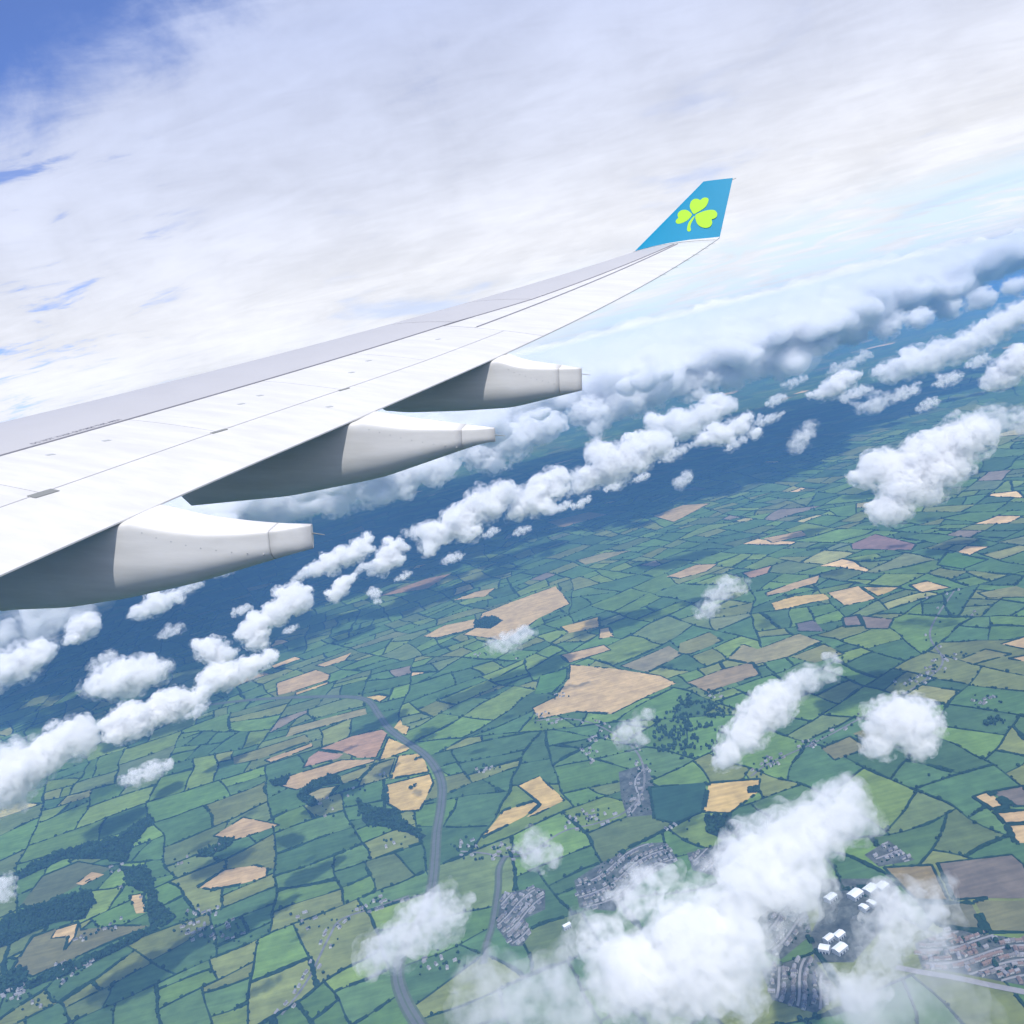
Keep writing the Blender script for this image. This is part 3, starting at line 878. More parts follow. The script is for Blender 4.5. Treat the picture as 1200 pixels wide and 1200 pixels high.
def house_geo(w, d, e, r, ov=0.4):
    V = [(-w / 2, -d / 2, 0), (w / 2, -d / 2, 0), (w / 2, d / 2, 0), (-w / 2, d / 2, 0), (-w / 2, -d / 2, e), (w / 2, -d / 2, e), (w / 2, d / 2, e), (-w / 2, d / 2, e), (-w / 2, 0, r), (w / 2, 0, r)]
    F = [(0, 1, 5, 4), (2, 3, 7, 6), (1, 2, 6, 9, 5), (3, 0, 4, 8, 7)]
    fm = [0, 0, 0, 0]
    W2 = w / 2 + ov; s = (r - e) / (d / 2); zo = e - s * ov; t = 0.25
    o = len(V)
    V += [(-W2, -d / 2 - ov, zo + .05), (W2, -d / 2 - ov, zo + .05), (W2, 0, r + .05), (-W2, 0, r + .05), (W2, d / 2 + ov, zo + .05), (-W2, d / 2 + ov, zo + .05)]
    V += [(x, y, z + t) for x, y, z in V[o:o + 6]]
    q = o + 6
    F += [(q, q + 1, q + 2, q + 3), (q + 3, q + 2, q + 4, q + 5), (o + 3, o + 2, o + 1, o), (o + 5, o + 4, o + 2, o + 3), (o, o + 1, q + 1, q), (o + 4, o + 5, q + 5, q + 4), (o + 1, o + 2, q + 2, q + 1), (o + 2, o + 4, q + 4, q + 2), (o + 3, o, q, q + 3), (o + 5, o + 3, q + 3, q + 5)]
    fm += [1] * 10
    # chimney
    o = len(V); cx = w * 0.32
    V += [(cx + a * .5, b * .4, r - .6 + c) for c in (0, 2.0) for a, b in ((-1, -1), (1, -1), (1, 1), (-1, 1))]
    F += [(o, o + 1, o + 5, o + 4), (o + 1, o + 2, o + 6, o + 5), (o + 2, o + 3, o + 7, o + 6), (o + 3, o, o + 4, o + 7), (o + 4, o + 5, o + 6, o + 7)]; fm += [0] * 5
    return V, F, fm


HOUSE_ME = []
for wi in range(3):
    for ri in range(4):
        for (w, d, e, r) in ((11, 8, 4.8, 7.6), (15, 8, 4.8, 7.4)):
            V, F, fm = house_geo(w, d, e, r)
            # windows on both long sides, raised a little from the wall
            for sy in (-1, 1):
                for wx in (-.33, -.05, .3):
                    for z in (1.0, 3.1):
                        o = len(V); yy = sy * (d / 2 + 0.02)
                        V += [(wx * w - .6, yy, z), (wx * w + .6, yy, z), (wx * w + .6, yy, z + 1.2), (wx * w - .6, yy, z + 1.2)]
                        F.append((o, o + 1, o + 2, o + 3) if sy < 0 else (o + 3, o + 2, o + 1, o)); fm.append(2)
            me = bpy.data.meshes.new('house'); me.from_pydata(V, [], F)
            for m in (MW[wi], MR[ri], M_GLASS): me.materials.append(m)
            me.polygons.foreach_set('material_index', np.array(fm, dtype=np.int32)); me.update()
            HOUSE_ME.append((wi, ri, me, V, F, fm))

places = []      # x, y, rot, wi-choices, ri-choices, cluster key
TL = {
    'crescent': ('grey roofed house in the crescent estate beside the tree lined side road', 'houses in the crescent estate'),
    'village': ('slate roofed house in the dense dark village left of the big broken cloud', 'houses in the dense village'),
    'villageeast': ('house at the village edge beyond the top of the big low cloud', 'houses at the far village edge'),
    'hamlet': ('pale house in the scattered hamlet beside the dark blue green field', 'houses in the hamlet'),
    'newtown': ('reddish roofed house in the new estate along the pale bypass', 'houses in the bypass estate'),
    'southestate': ('grey terraced house on the estate below the white sheds', 'houses below the sheds'),
    'millestate': ('grey roofed house half under the big low cumulus, left of the white sheds', 'houses left of the sheds'),
    'terrace': ('grey house in the small estate above the white sheds', 'houses above the sheds'),
    'farm': ('white farm building at a small tree ringed farmstead among the green fields', 'scattered farm buildings'),
    'ribbon': ('white house strung along a country lane between hedged green fields', 'houses along the lanes'),
}
streets_V, streets_F = [], []
for key, (poly, sp) in TOWNS.items():
    G = TOWN_G[key]
    c0 = np.mean(np.array(G), 0)
    PV = [(x, y, 0.9) for x, y in edge_points(G if parea(G) > 0 else G[::-1], 25)]
    tag(mesh_obj('estate_land', PV, [tuple(range(len(PV)))], M_TOWN), kind='structure')
    xs = [p[0] for p in G]; ys = [p[1] for p in G]
    a = {'crescent': .5, 'village': .3, 'villageeast': .3, 'hamlet': 1.1, 'newtown': -0.35, 'southestate': .75, 'millestate': .35, 'terrace': -.3}[key]
    u = np.array([math.cos(a), math.sin(a)]); v = np.array([-u[1], u[0]])
    R = max(max(xs) - min(xs), max(ys) - min(ys))
    row = 2.15 * sp if key != 'hamlet' else 2.4 * sp
    nrow = int(R / row) + 2
    for i in range(-nrow, nrow + 1):
        run = None
        for s in np.arange(-R, R, sp * 0.62 if key != 'hamlet' else sp):
            bend = 26 * math.sin(s / 95.0 + i * .25) + 10 * math.sin(s / 41.0)
            q = c0 + u * s + v * (i * row + bend)
            ok = inside(q[0], q[1], G)
            if ok:
                o = len(streets_V); ww = 3.2
                streets_V += [(q[0] + v[0] * ww, q[1] + v[1] * ww, 1.5), (q[0] - v[0] * ww, q[1] - v[1] * ww, 1.5)]
                if run is not None: streets_F.append((run, run + 1, o + 1, o))
                run = o
                for sd in (-1, 1):
                    if rnd.random() < (0.24 if key != 'hamlet' else 0.5): continue
                    h = q + v * sd * rnd.uniform(12.5, 16)
                    rot = a + math.atan2(26 * math.cos(s / 95.0 + i * .25) / 95.0 + 10 * math.cos(s / 41.0) / 41, 1) + rnd.gauss(0, .12) + (math.pi / 2 if rnd.random() < .2 else 0)
                    if inside(h[0], h[1], G): places.append((h[0], h[1], rot, key))
                if rnd.random() < 0.5:
                    h = q + v * rnd.choice((-1, 1)) * rnd.uniform(18, 26)
                    if inside(h[0], h[1], G): r = rnd.uniform(2, 4.5); blob(TV, TF, h[0], h[1], r, r * 1.9)
            else: run = None
tag(mesh_obj('estate_street', streets_V, streets_F, M_STREET), kind='structure')

FARMS = [(565, 903, 6), (572, 899, 5), (215, 1009, 3), (257, 994, 3), (550, 992, 3), (545, 990, 4), (588, 996, 4), (580, 1000, 3), (900, 895, 5), (912, 890, 4), (950, 873, 5), (958, 871, 4), (1153, 822, 6), (1160, 818, 4),
         (645, 846, 5), (632, 838, 4), (655, 816, 5), (695, 868, 6), (690, 880, 6), (700, 890, 5), (715, 865, 4), (380, 940, 2), (415, 928, 2), (170, 1050, 2), (133, 1020, 4), (145, 1043, 3), (447, 912, 3), (460, 990, 2), (520, 1130, 3), (510, 1127, 4), (380, 955, 2),
         (245, 1070, 6), (225, 1072, 6), (232, 1085, 7), (240, 1095, 5), (262, 1098, 4), (268, 1083, 4), (220, 1090, 4), (285, 1098, 3), (560, 768, 3), (600, 772, 2), (840, 815, 4), (1085, 700, 2), (1135, 720, 2), (720, 1030, 1), (440, 1055, 3), (450, 1050, 2), (60, 1138, 2),
         (10, 1165, 5), (20, 1163, 6), (30, 1162, 6), (70, 1158, 3), (80, 1143, 3), (95, 1135, 4), (98, 1132, 3), (45, 1180, 2), (120, 1090, 3), (135, 1083, 3), (98, 1099, 3), (700, 960, 4), (690, 955, 4), (675, 958, 4), (665, 965, 3), (792, 968, 3), (1060, 800, 4), (1080, 795, 4), (1090, 785, 4), (1105, 775, 3), (1120, 770, 3), (985, 770, 2), (360, 1085, 3), (350, 1078, 2)]
for px, py, n in FARMS:
    x, y = gp((px, py))
    for k in range(n):
        places.append((x + rnd.uniform(-32, 32), y + rnd.uniform(-32, 32), rnd.choice((0.2, 1.77)) + rnd.gauss(0, .2), 'farm'))
    for k in range(5):
        r = rnd.uniform(3, 6); blob(TV, TF, x + rnd.uniform(-50, 50), y + rnd.uniform(-45, 45), r, r * 1.9)
for key in ('village_road', 'country_lane', 'farm_road'):
    P = ROAD_G[key][0]
    for i in range(len(P) - 1):
        dx, dy = P[i + 1][0] - P[i][0], P[i + 1][1] - P[i][1]; D = math.hypot(dx, dy)
        for k in range(int(D / 38) + 1):
            if rnd.random() < (0.75 if key == 'village_road' else 0.35):
                t = rnd.random(); s = rnd.choice((-1, 1)) * rnd.uniform(14, 24)
                places.append((P[i][0] + dx * t - dy / D * s, P[i][1] + dy * t + dx / D * s, math.atan2(dy, dx) + rnd.gauss(0, .2), 'ribbon'))
            if rnd.random() < .6:
                t = rnd.random(); s = rnd.choice((-1, 1)) * rnd.uniform(10, 40)
                r = rnd.uniform(3, 5.5); blob(TV, TF, P[i][0] + dx * t - dy / D * s, P[i][1] + dy * t + dx / D * s, r, r * 1.9)
tag(mesh_obj('hedgerow_tree_foliage', TV, TF, M_WOOD), 'small dark trees dotted along the hedges and farmsteads', 'trees', kind='stuff')


def on_screen(x, y):
    d = np.array([x, y, -H]); q = W @ d
    px, py = 600 + FPX * q[0] / q[2], 600 + FPX * q[1] / q[2]
    return -5 < px < 1205 and -5 < py < 1205


kept = []
for p in sorted(places, key=lambda p: math.hypot(p[0], p[1])):
    if any(math.hypot(p[0] - q[0], p[1] - q[1]) < 10.5 for q in kept[-400:]) or near_road(p[0], p[1], 5): continue
    kept.append(p)
RI = {'newtown': (1, 2, 2, 3), 'farm': (0, 1, 3, 3), 'ribbon': (0, 1, 3, 3), 'crescent': (0, 1, 3), 'village': (0, 0, 1, 3), 'villageeast': (0, 1), 'hamlet': (0, 1, 3), 'southestate': (0, 3, 1), 'millestate': (0, 3, 1), 'terrace': (0, 3)}
WI = {'newtown': (0, 1, 2), 'farm': (1, 1, 0), 'ribbon': (1, 1, 0)}
cnt = 0
OV, OF, OM = [], [], []
for x, y, rot, key in kept:
    wi = rnd.choice(WI.get(key, (0, 1))); ri = rnd.choice(RI[key]); lw = rnd.random() < 0.3
    e = [h for h in HOUSE_ME if h[0] == wi and h[1] == ri][1 if lw else 0]
    if cnt < 295 and on_screen(x, y):
        o = bpy.data.objects.new('house', e[2]); COL.objects.link(o)
        o.location = (x, y, 0.95); o.rotation_euler = (0, 0, rot)
        tag(o, TL[key][0], 'house', TL[key][1]); cnt += 1
    else:
        ca, sa = math.cos(rot), math.sin(rot); b = len(OV)
        OV += [(x + vx * ca - vy * sa, y + vx * sa + vy * ca, vz + 0.95) for vx, vy, vz in e[3]]
        OF += [tuple(b + i for i in f) for f in e[4]]
        OM += [(0 if m == 0 and wi == 0 else 1 if m == 0 and wi == 1 else 2 if m == 0 else 3 + ri if m == 1 else 7) for m in e[5]]
if OF:
    tag(mesh_obj('far_houses', OV, OF, MW + MR + [M_GLASS], fmat=OM), 'smaller houses scattered through the villages farther off', 'houses', kind='stuff')


def shed(px, py, L, Wd, rot, label, hgt=11):
    x, y = gp((px, py))
    V, F, fm = house_geo(L, Wd, hgt, hgt + 2.6, 0.3)
    k = len(V) - 8
    F = F[:-5]; fm = fm[:-5]; V = V[:k]
    root = empty('warehouse', (x, y, 1.0)); root.rotation_euler = (0, 0, rot)
    tag(root, label, 'warehouse', 'white roofed sheds in the industrial estate')
    wf = [f for f, m in zip(F, fm) if m == 0]; rf = [f for f, m in zip(F, fm) if m == 1]
    mesh_obj('wall', V[:10], wf, M_SHEDW, root)
    mesh_obj('roof', V[10:], [tuple(i - 10 for i in f) for f in rf], M_SHED, root)
    # loading doors
    for s in (-.3, 0, .3):
        yy = -Wd / 2 - 0.05
        mesh_obj('loading_door', [(s * L - 2.2, yy, 0), (s * L + 2.2, yy, 0), (s * L + 2.2, yy, 5), (s * L - 2.2, yy, 5), (s * L - 2.2, yy + .3, 0), (s * L + 2.2, yy + .3, 0), (s * L + 2.2, yy + .3, 5), (s * L - 2.2, yy + .3, 5)],
                 [(0, 1, 2, 3), (1, 5, 6, 2), (4, 0, 3, 7), (3, 2, 6, 7)], M_GLASS, root)
    return root


IND = [(955, 1030), (1045, 1030), (1058, 1062), (1000, 1128), (955, 1128), (950, 1095), (960, 1075)]
IG = [gp(p) for p in IND]; IG = IG if parea(IG) > 0 else IG[::-1]
tag(mesh_obj('yard_land', [(x, y, 0.85) for x, y in edge_points(IG, 25)], [tuple(range(len(edge_points(IG, 25))))], M_TOWN), kind='structure')
shed(1021, 1045, 34, 26, 0.5, 'large white shed left of the end one in the upper row, below the brown field')
shed(1034, 1042, 30, 24, 0.5, 'white shed at the right end of the upper row, nearest the brown field')
shed(1003, 1051, 34, 26, 0.5, 'cloud veiled white shed in the middle of the upper row')
shed(974, 1055, 30, 20, 0.5, 'white shed alone at the left end of the upper row, under cloud')
shed(1013, 1067, 14, 22, 0.5, 'narrow white shed, left of the short pair below the upper row')
shed(1022, 1062, 13, 22, 0.5, 'narrow white shed, right of the short pair below the upper row')
shed(984, 1099, 26, 18, 0.5, 'white shed at the top right of the lower group of four')
shed(972, 1103, 26, 16, 0.5, 'greyish white shed at the top left of the lower group of four')
shed(967, 1115, 24, 20, -0.6, 'white shed at the bottom left of the lower group of four')
shed(985, 1115, 32, 22, 0.5, 'biggest white shed at the bottom right of the lower group of four')
shed(665, 1088, 22, 12, 0.4, 'small white shed alone beside the dark village, below its lower end')

# lone trees standing in the stubble
M_BARK = paint('bark', (0.06, 0.045, 0.03), 0.9)


def lone_tree(px, py, r, h, label):
    x, y = gp((px, py))
    root = empty('tree', (x, y, 1.0)); tag(root, label, 'tree', 'trees standing in the straw fields')
    V = []; n = 8
    for z, rr in ((0, .55), (h * .3, .38), (h * .6, .2)):
        V += [(rr * math.cos(2 * math.pi * k / n), rr * math.sin(2 * math.pi * k / n), z) for k in range(n)]
    mesh_obj('trunk', V, [(i * n + k, i * n + (k + 1) % n, (i + 1) * n + (k + 1) % n, (i + 1) * n + k) for i in range(2) for k in range(n)], M_BARK, root)
    V, F = [], []
    for k in range(14):
        a = rnd.uniform(0, 6.28); q = r * math.sqrt(rnd.random()) * .75; rr = rnd.uniform(.28, .5) * r
        blob(V, F, q * math.cos(a), q * math.sin(a), rr, rr * 1.7, h * rnd.uniform(.25, .55), True)
    mesh_obj('crown', V, F, M_WOOD, root)


lone_tree(482, 925, 11, 13, 'broad dark tree in the middle of the lower hexagonal straw field')
lone_tree(487, 922, 9, 12, 'tree just right of the broad one in the hexagonal straw field')
lone_tree(488, 891, 9, 10, 'dark tree near the top right corner of the upper straw field')
lone_tree(493, 889, 8, 9, 'tree at the road side end of the upper straw field')

# ------------------------------------------------------------------ clouds
CW = (0.999, 0.999, 0.999)
M_CORE = vol_mat('cloud_core', 0.045, CW, 0.0)
M_VEIL = vol_mat('cloud_veil', 0.010, CW, 0.0)
M_WISP = vol_mat('cloud_wisp', 0.0045, CW, 0.0)
M_FARC = vol_mat('cloud_far', 0.05, CW, 0.0)


def remesh(V, F, voxel):
    me = bpy.data.meshes.new('tmp'); me.from_pydata(V, [], F); me.update()
    o = bpy.data.objects.new('tmp', me); COL.objects.link(o)
    md = o.modifiers.new('r', 'REMESH'); md.mode = 'VOXEL'; md.voxel_size = voxel; md.use_smooth_shade = True
    bpy.context.view_layer.update()
    e = o.evaluated_get(bpy.context.evaluated_depsgraph_get())
    m2 = bpy.data.meshes.new_from_object(e)
    bpy.data.objects.remove(o)
    return m2


CL_RS = np.random.RandomState(3)


def puff_points(lobes, fluff=7):
    out = []
    lobes = list(lobes)
    for (c, r), (c2, r2) in zip(lobes[:-1], lobes[1:]):
        if np.linalg.norm(c - c2) < 2.6 * max(r, r2):
            t = CL_RS.uniform(.35, .65); lobes.append((c * t + c2 * (1 - t) + CL_RS.normal(size=3) * r * .25, (r + r2) / 2 * CL_RS.uniform(.7, 1.0)))
    for (c, r) in lobes:
        out.append((c, r))
        for k in range(fluff):
            d = CL_RS.normal(size=3); d /= np.linalg.norm(d); d[2] = abs(d[2]) * 0.8 - 0.15
            s = CL_RS.uniform(.32, .6)
            out.append((c + d * r * CL_RS.uniform(.7, 1.0), r * s))
    return out


def hull(name, balls, grow, voxel, amp, mat, parent, centre, flat=.85):
    V, F = [], []
    for c, r in balls:
        st = 0.8 + 0.5 * CL_RS.rand(3); iv = ICV2 * (r * grow) * st * np.array([1.05, 1.05, flat]) + (c - centre)
        o = len(V); V.extend(map(tuple, iv)); F.extend([(a + o, b + o, q + o) for a, b, q in ICF2])
    me = remesh(V, F, voxel)
    n = len(me.vertices)
    co = np.empty(n * 3); me.vertices.foreach_get('co', co); co = co.reshape(-1, 3)
    no = np.empty(n * 3); me.vertices.foreach_get('normal', no); no = no.reshape(-1, 3)
    L = amp * 3.0
    for i in range(n):
        p = co[i] + centre * .37
        q = Vector(p / L)
        d = noise.noise(q) + 0.62 * noise.noise(q * 2.1) + 0.42 * noise.noise(q * 4.3) + .27 * noise.noise(q * 8.7)
        co[i] += no[i] * amp * d
    F2 = [tuple(p.vertices) for p in me.polygons]
    bpy.data.meshes.remove(me); me = remesh(list(map(tuple, co)), F2, voxel * .95)
    me.polygons.foreach_set('use_smooth', np.ones(len(me.polygons), dtype=bool))
    me.materials.append(mat); me.name = name; me.update()
    o = bpy.data.objects.new(name, me); COL.objects.link(o)
    if parent is not None: o.parent = parent
    else: o.location = centre.tolist()
    return o


def cloud(lobes, label, zc=850, kind='cumulus', group='low broken cumulus clouds', vox=1.0):
    """lobes: (px, py, r px); the cloud's middle floats at height zc, its lobes spread over a slanting slab"""
    extra = []
    for a, b, r in lobes:
        if r > 28: continue
        for k in range(3):
            dx = CL_RS.uniform(-1.3, 1.3) * r; extra.append((a + dx, b - .25 * dx + CL_RS.uniform(-1.0, .8) * r, r * CL_RS.uniform(.25, .7)))
    lobes = list(lobes) + extra
    m = np.array([[a, b] for a, b, _ in lobes], float); w = np.array([c for _, _, c in lobes], float)
    cpx = (m * w[:, None]).sum(0) / w.sum()
    d = ray(*cpx); t = (zc - H) / d[2]; C = CAM + d * t
    hd = np.array([d[0], d[1], 0]); hd /= np.linalg.norm(hd)
    nrm = -hd * 0.75 + np.array([0, 0, 0.66])     # slab leaning back from the viewer
    L = []
    for a, b, r in lobes:
        q = ray(a, b); s = ((C - CAM) @ nrm) / (q @ nrm)
        P = CAM + q * s
        L.append((P, r * s / FPX))
    rm = np.mean([r for _, r in L]); rmax = max(r for _, r in L)
    root = empty('cumulus_cloud', C.tolist()); tag(root, label, 'cloud', group)
    if kind == 'wisp':
        b = puff_points(L, 6)
        hull('cloud_veil', b, 1.08, rm / 6, rm * .6, vmat(rm, 0.5, 'wisp', (1.1, .42, .72)), root, C)
        hull('cloud_core', b, .72, rm / 6, rm * .55, vmat(rm, 1.1, 'wispcore', (.9, .40, .66)), root, C)
    else:
        b = puff_points(L, 8)
        fine = 9 if rm * FPX / np.linalg.norm(C - CAM) > 17 else 7
        lowc = zc <= 850
        hull('cloud_veil', b, 1.30, rm / fine, rm * .55, vmat(rm, 1.3, 'veil', (.7, .45, .74)), root, C)
        hull('cloud_body', b, 1.03, rm / fine, rm * .50, vmat(rm, 1.4 if lowc else 2.2, 'bodylow' if lowc else 'body', (.5, .42, .66)), root, C)
        hull('cloud_core', b, .72, rm / fine, rm * .46, vmat(rm, 2.2 if lowc else 4.2, 'corelow' if lowc else 'core', (.45, .36, .62)), root, C)
    return root


_vm = {}


def vmat(r, od, nm, var=None):                        # density so that a depth of one lobe radius has optical depth od
    k = round(math.log2(r)); key = (k, nm)
    if key not in _vm: _vm[key] = vol_mat('cloud_%s_%d' % (nm, k), od / 2.0 ** k, CW, 0.0, (var[0] * 2.0 ** k, var[1], var[2]) if var else None)
    return _vm[key]


M_WISP2 = vol_mat('cloud_wisp_inner', 0.010, CW)

CLOUDS = [
    ('cumulus', 820, 'big broken cumulus heap low in the frame, half hiding the village', [(990, 948, 26), (960, 962, 30), (925, 990, 40), (892, 1022, 44), (925, 1035, 32), (862, 1055, 38), (815, 1082, 40), (855, 1105, 44), (800, 1125, 48), (775, 1160, 40), (835, 1160, 34)]),
    ('wisp', 820, 'grey ragged skirt of cloud left of the big low cumulus', [(640, 1155, 36), (600, 1178, 36), (660, 1190, 40), (560, 1190, 26), (560, 1145, 22)]),
    ('wisp', 820, 'thin torn cloud reaching left from the big cumulus over the village', [(735, 1130, 36), (745, 1060, 24), (765, 1030, 20), (700, 1100, 28), (720, 1165, 34)]),
    ('wisp', 820, 'torn veil of cloud right of the white sheds', [(1065, 1075, 36), (1040, 1095, 26), (1000, 1160, 30), (1085, 1060, 22)]),
    ('wisp', 820, 'thin veil of cloud in the bottom right near the bypass estate', [(1080, 1170, 50), (1110, 1200, 46), (1030, 1190, 40)]),
    ('wisp', 850, 'ragged two lobed cloud across the bend of the motorway', [(520, 1068, 26), (505, 1085, 28), (485, 1095, 30), (455, 1112, 24), (435, 1125, 16)]),
    ('cumulus', 850, 'slanting white cloud just above the tan square field', [(908, 820, 20), (890, 840, 20), (872, 862, 18), (855, 882, 15), (846, 892, 10)]),
    ('wisp', 850, 'faint cloud wisp upper right of the slanting white cloud', [(950, 795, 20), (920, 810, 14), (975, 790, 10)]),
    ('cumulus', 850, 'round white puff alone over the green fields at right', [(1058, 845, 26), (1080, 850, 18), (1040, 842, 14), (1078, 872, 15)]),
    ('wisp', 850, 'small grey wisp below the large orange tan field', [(735, 862, 18), (745, 850, 14)]),
    ('wisp', 850, 'small grey wisp left of the hamlet, beside the forked tan field', [(626, 990, 18), (632, 1003, 16), (650, 1000, 10)]),
    ('wisp', 850, 'small low puff lying over the long straw coloured fields', [(610, 744, 13), (595, 752, 13), (578, 757, 9)]),
    ('wisp', 850, 'thin trailing wisp upright over the middle fields', [(852, 685, 14), (845, 697, 12), (830, 712, 12), (868, 690, 9)]),
    ('cumulus', 900, 'tall bright cumulus standing alone at the right', [(1130, 515, 22), (1150, 508, 16), (1095, 535, 26), (1065, 565, 22), (1045, 598, 18), (1032, 548, 20), (1010, 560, 12), (1110, 550, 20), (1085, 575, 16)]),
    ('wisp', 900, 'faint grey plume drifting right of the tall bright cumulus', [(1175, 495, 16), (1200, 492, 14), (1150, 490, 12)]),
    ('cumulus', 900, 'flat topped white puff second up the left cloud row', [(150, 795, 22), (122, 803, 16), (178, 790, 14), (165, 785, 14)]),
    ('cumulus', 900, 'round white puff directly under the flat topped one', [(150, 842, 18), (140, 858, 13), (158, 852, 14)]),
    ('cumulus', 900, 'white puff with two bumps right of the round one', [(203, 826, 17), (226, 822, 12), (190, 820, 10)]),
    ('cumulus', 900, 'wide soft cloud right end of the lower left row', [(250, 798, 16), (272, 790, 15), (300, 778, 11), (315, 770, 8)]),
    ('cumulus', 900, 'small pale cloud above the wide soft one', [(248, 762, 13), (264, 768, 10), (238, 756, 8)]),
    ('cumulus', 900, 'stacked cloud column left of the row of blue fields', [(297, 738, 12), (345, 705, 15), (325, 718, 14), (310, 728, 11), (300, 752, 9), (290, 745, 8)]),
    ('cumulus', 880, 'large bright cloud cut by the left edge', [(12, 905, 28), (45, 890, 22), (78, 868, 19), (102, 857, 11), (-30, 925, 34), (15, 930, 16)]),
    ('cumulus', 900, 'broad cloud at the left edge below the wing', [(0, 785, 18), (28, 775, 16), (50, 765, 11)]),
    ('cumulus', 930, 'small cloud just below the near fairing', [(185, 708, 13), (163, 718, 9), (200, 700, 9)]),
    ('cumulus', 930, 'thin upright puff under the root of the near fairing', [(97, 735, 12), (105, 727, 9), (88, 748, 8)]),
    ('cumulus', 930, 'slanting cloud right of the near fairing tip', [(420, 640, 10), (405, 652, 11), (388, 661, 11), (370, 668, 9)]),
    ('cumulus', 920, 'tiny twin puff under the slanting cloud', [(400, 688, 9), (392, 698, 7), (408, 680, 6)]),
    ('cumulus', 930, 'small puff right of the tiny twin', [(456, 652, 12), (446, 664, 9), (466, 640, 9)]),
    ('wisp', 920, 'tiny faint puff low beside the brown strip fields', [(438, 695, 7), (442, 704, 5)]),
    ('cumulus', 940, 'heaped cloud at the middle of the long diagonal row', [(515, 625, 16), (540, 608, 18), (565, 592, 18), (503, 640, 9), (590, 578, 15), (550, 625, 11)]),
    ('cumulus', 950, 'bright cloud next up the diagonal row', [(640, 570, 18), (622, 588, 15), (655, 560, 13), (606, 600, 10)]),
    ('cumulus', 960, 'wide heaped cloud on the upper diagonal row', [(720, 545, 22), (690, 558, 14), (748, 530, 19), (772, 520, 15), (700, 530, 14)]),
    ('cumulus', 970, 'cloud near the far end of the diagonal row', [(800, 498, 18), (775, 500, 14), (825, 488, 15), (850, 478, 11)]),
    ('wisp', 930, 'tiny round puff below the diagonal row', [(797, 566, 9), (805, 561, 7)]),
    ('cumulus', 960, 'low ragged cloud below the far end of the row', [(845, 510, 13), (868, 500, 11), (825, 515, 8), (885, 508, 7)]),
    ('cumulus', 960, 'small white puff at the right of the cloud bank foot', [(975, 455, 12), (993, 444, 10), (960, 462, 7)]),
    ('cumulus', 960, 'long cloud row at the far right', [(1060, 430, 15), (1090, 423, 15), (1120, 413, 13), (1145, 398, 14), (1175, 380, 15), (1033, 436, 9), (1200, 368, 14), (1160, 388, 11)]),
    ('cumulus', 950, 'cloud at the right edge under the long row', [(1178, 436, 14), (1200, 424, 17), (1162, 445, 8), (1220, 415, 14)]),
    ('wisp', 940, 'pale puff in the dark blue far fields', [(940, 512, 12), (935, 525, 9), (950, 500, 8)]),
    ('wisp', 940, 'small faint wisp beside the long far row', [(1030, 470, 11), (1010, 478, 8), (1050, 466, 8)]),
    ('wisp', 950, 'hazy white cloud sheet low at the left edge under the wing', [(60, 730, 22), (20, 742, 24), (95, 718, 16), (-20, 755, 24)]),
    ('cumulus', 980, 'soft cloud seen between the near and the middle fairing', [(250, 612, 24), (300, 602, 26), (345, 592, 22), (390, 585, 20)]),
    ('cumulus', 980, 'soft cloud just under the tip of the middle fairing', [(430, 570, 22), (470, 560, 22), (512, 548, 20), (450, 580, 14)]),
    ('cumulus', 990, 'pale cloud right of the middle fairing tip, under the far fairing', [(560, 530, 20), (600, 515, 22), (640, 500, 20), (580, 545, 12)]),
    ('cumulus', 1000, 'pale cloud below and right of the far fairing tip', [(690, 482, 18), (728, 474, 19), (765, 462, 17), (700, 500, 10)]),
    ('cumulus', 1010, 'pale cloud at the foot of the bank, second right of the far fairing', [(800, 452, 15), (838, 443, 15), (872, 434, 13), (820, 462, 9)]),
    ('cumulus', 1020, 'pale cloud at the foot of the bank above the small white puff', [(902, 426, 12), (935, 416, 13), (965, 405, 11), (915, 438, 8)]),
    ('cumulus', 1030, 'pale cloud at the foot of the bank above the long far row', [(1000, 395, 11), (1040, 385, 11), (1075, 375, 10)]),
    ('cumulus', 1040, 'last pale cloud of the bank foot, near the right edge', [(1110, 362, 11), (1150, 350, 11), (1190, 336, 10), (1225, 325, 10)]),
    ('wisp', 880, 'faint wisp over the left green fields', [(178, 903, 12), (160, 910, 10), (195, 898, 8)]),
    ('wisp', 860, 'faint puff at the left edge above the scrub field', [(2, 1038, 11), (-8, 1046, 11), (8, 1050, 7)]),
]
for kind, zc, label, lobes in CLOUDS:
    cloud(lobes, label, zc, kind)
SCRAPS = [(95, 700), (140, 690), (220, 690), (262, 670), (282, 716), (352, 676), (340, 738), (430, 664), (472, 676), (486, 622), (530, 655), (575, 625), (612, 622), (655, 596), (680, 590), (716, 572), (752, 560),
          (790, 532), (815, 520), (862, 520), (900, 492), (908, 470), (930, 448), (985, 432), (1008, 420), (1060, 462), (1110, 446), (1145, 425), (1000, 462), (1085, 476), (200, 740), (230, 835), (60, 850), (120, 775), (270, 765)]
for q, (a, b) in enumerate(SCRAPS):
    rr = CL_RS.uniform(4.5, 8.5)
    cloud([(a, b, rr), (a + rr * 1.3, b - rr * .6, rr * .8), (a - rr * 1.2, b + rr * .5, rr * .7)], 'small torn scrap of cloud drifting between the cloud rows', 930, 'wisp', 'small cloud scraps between the rows')


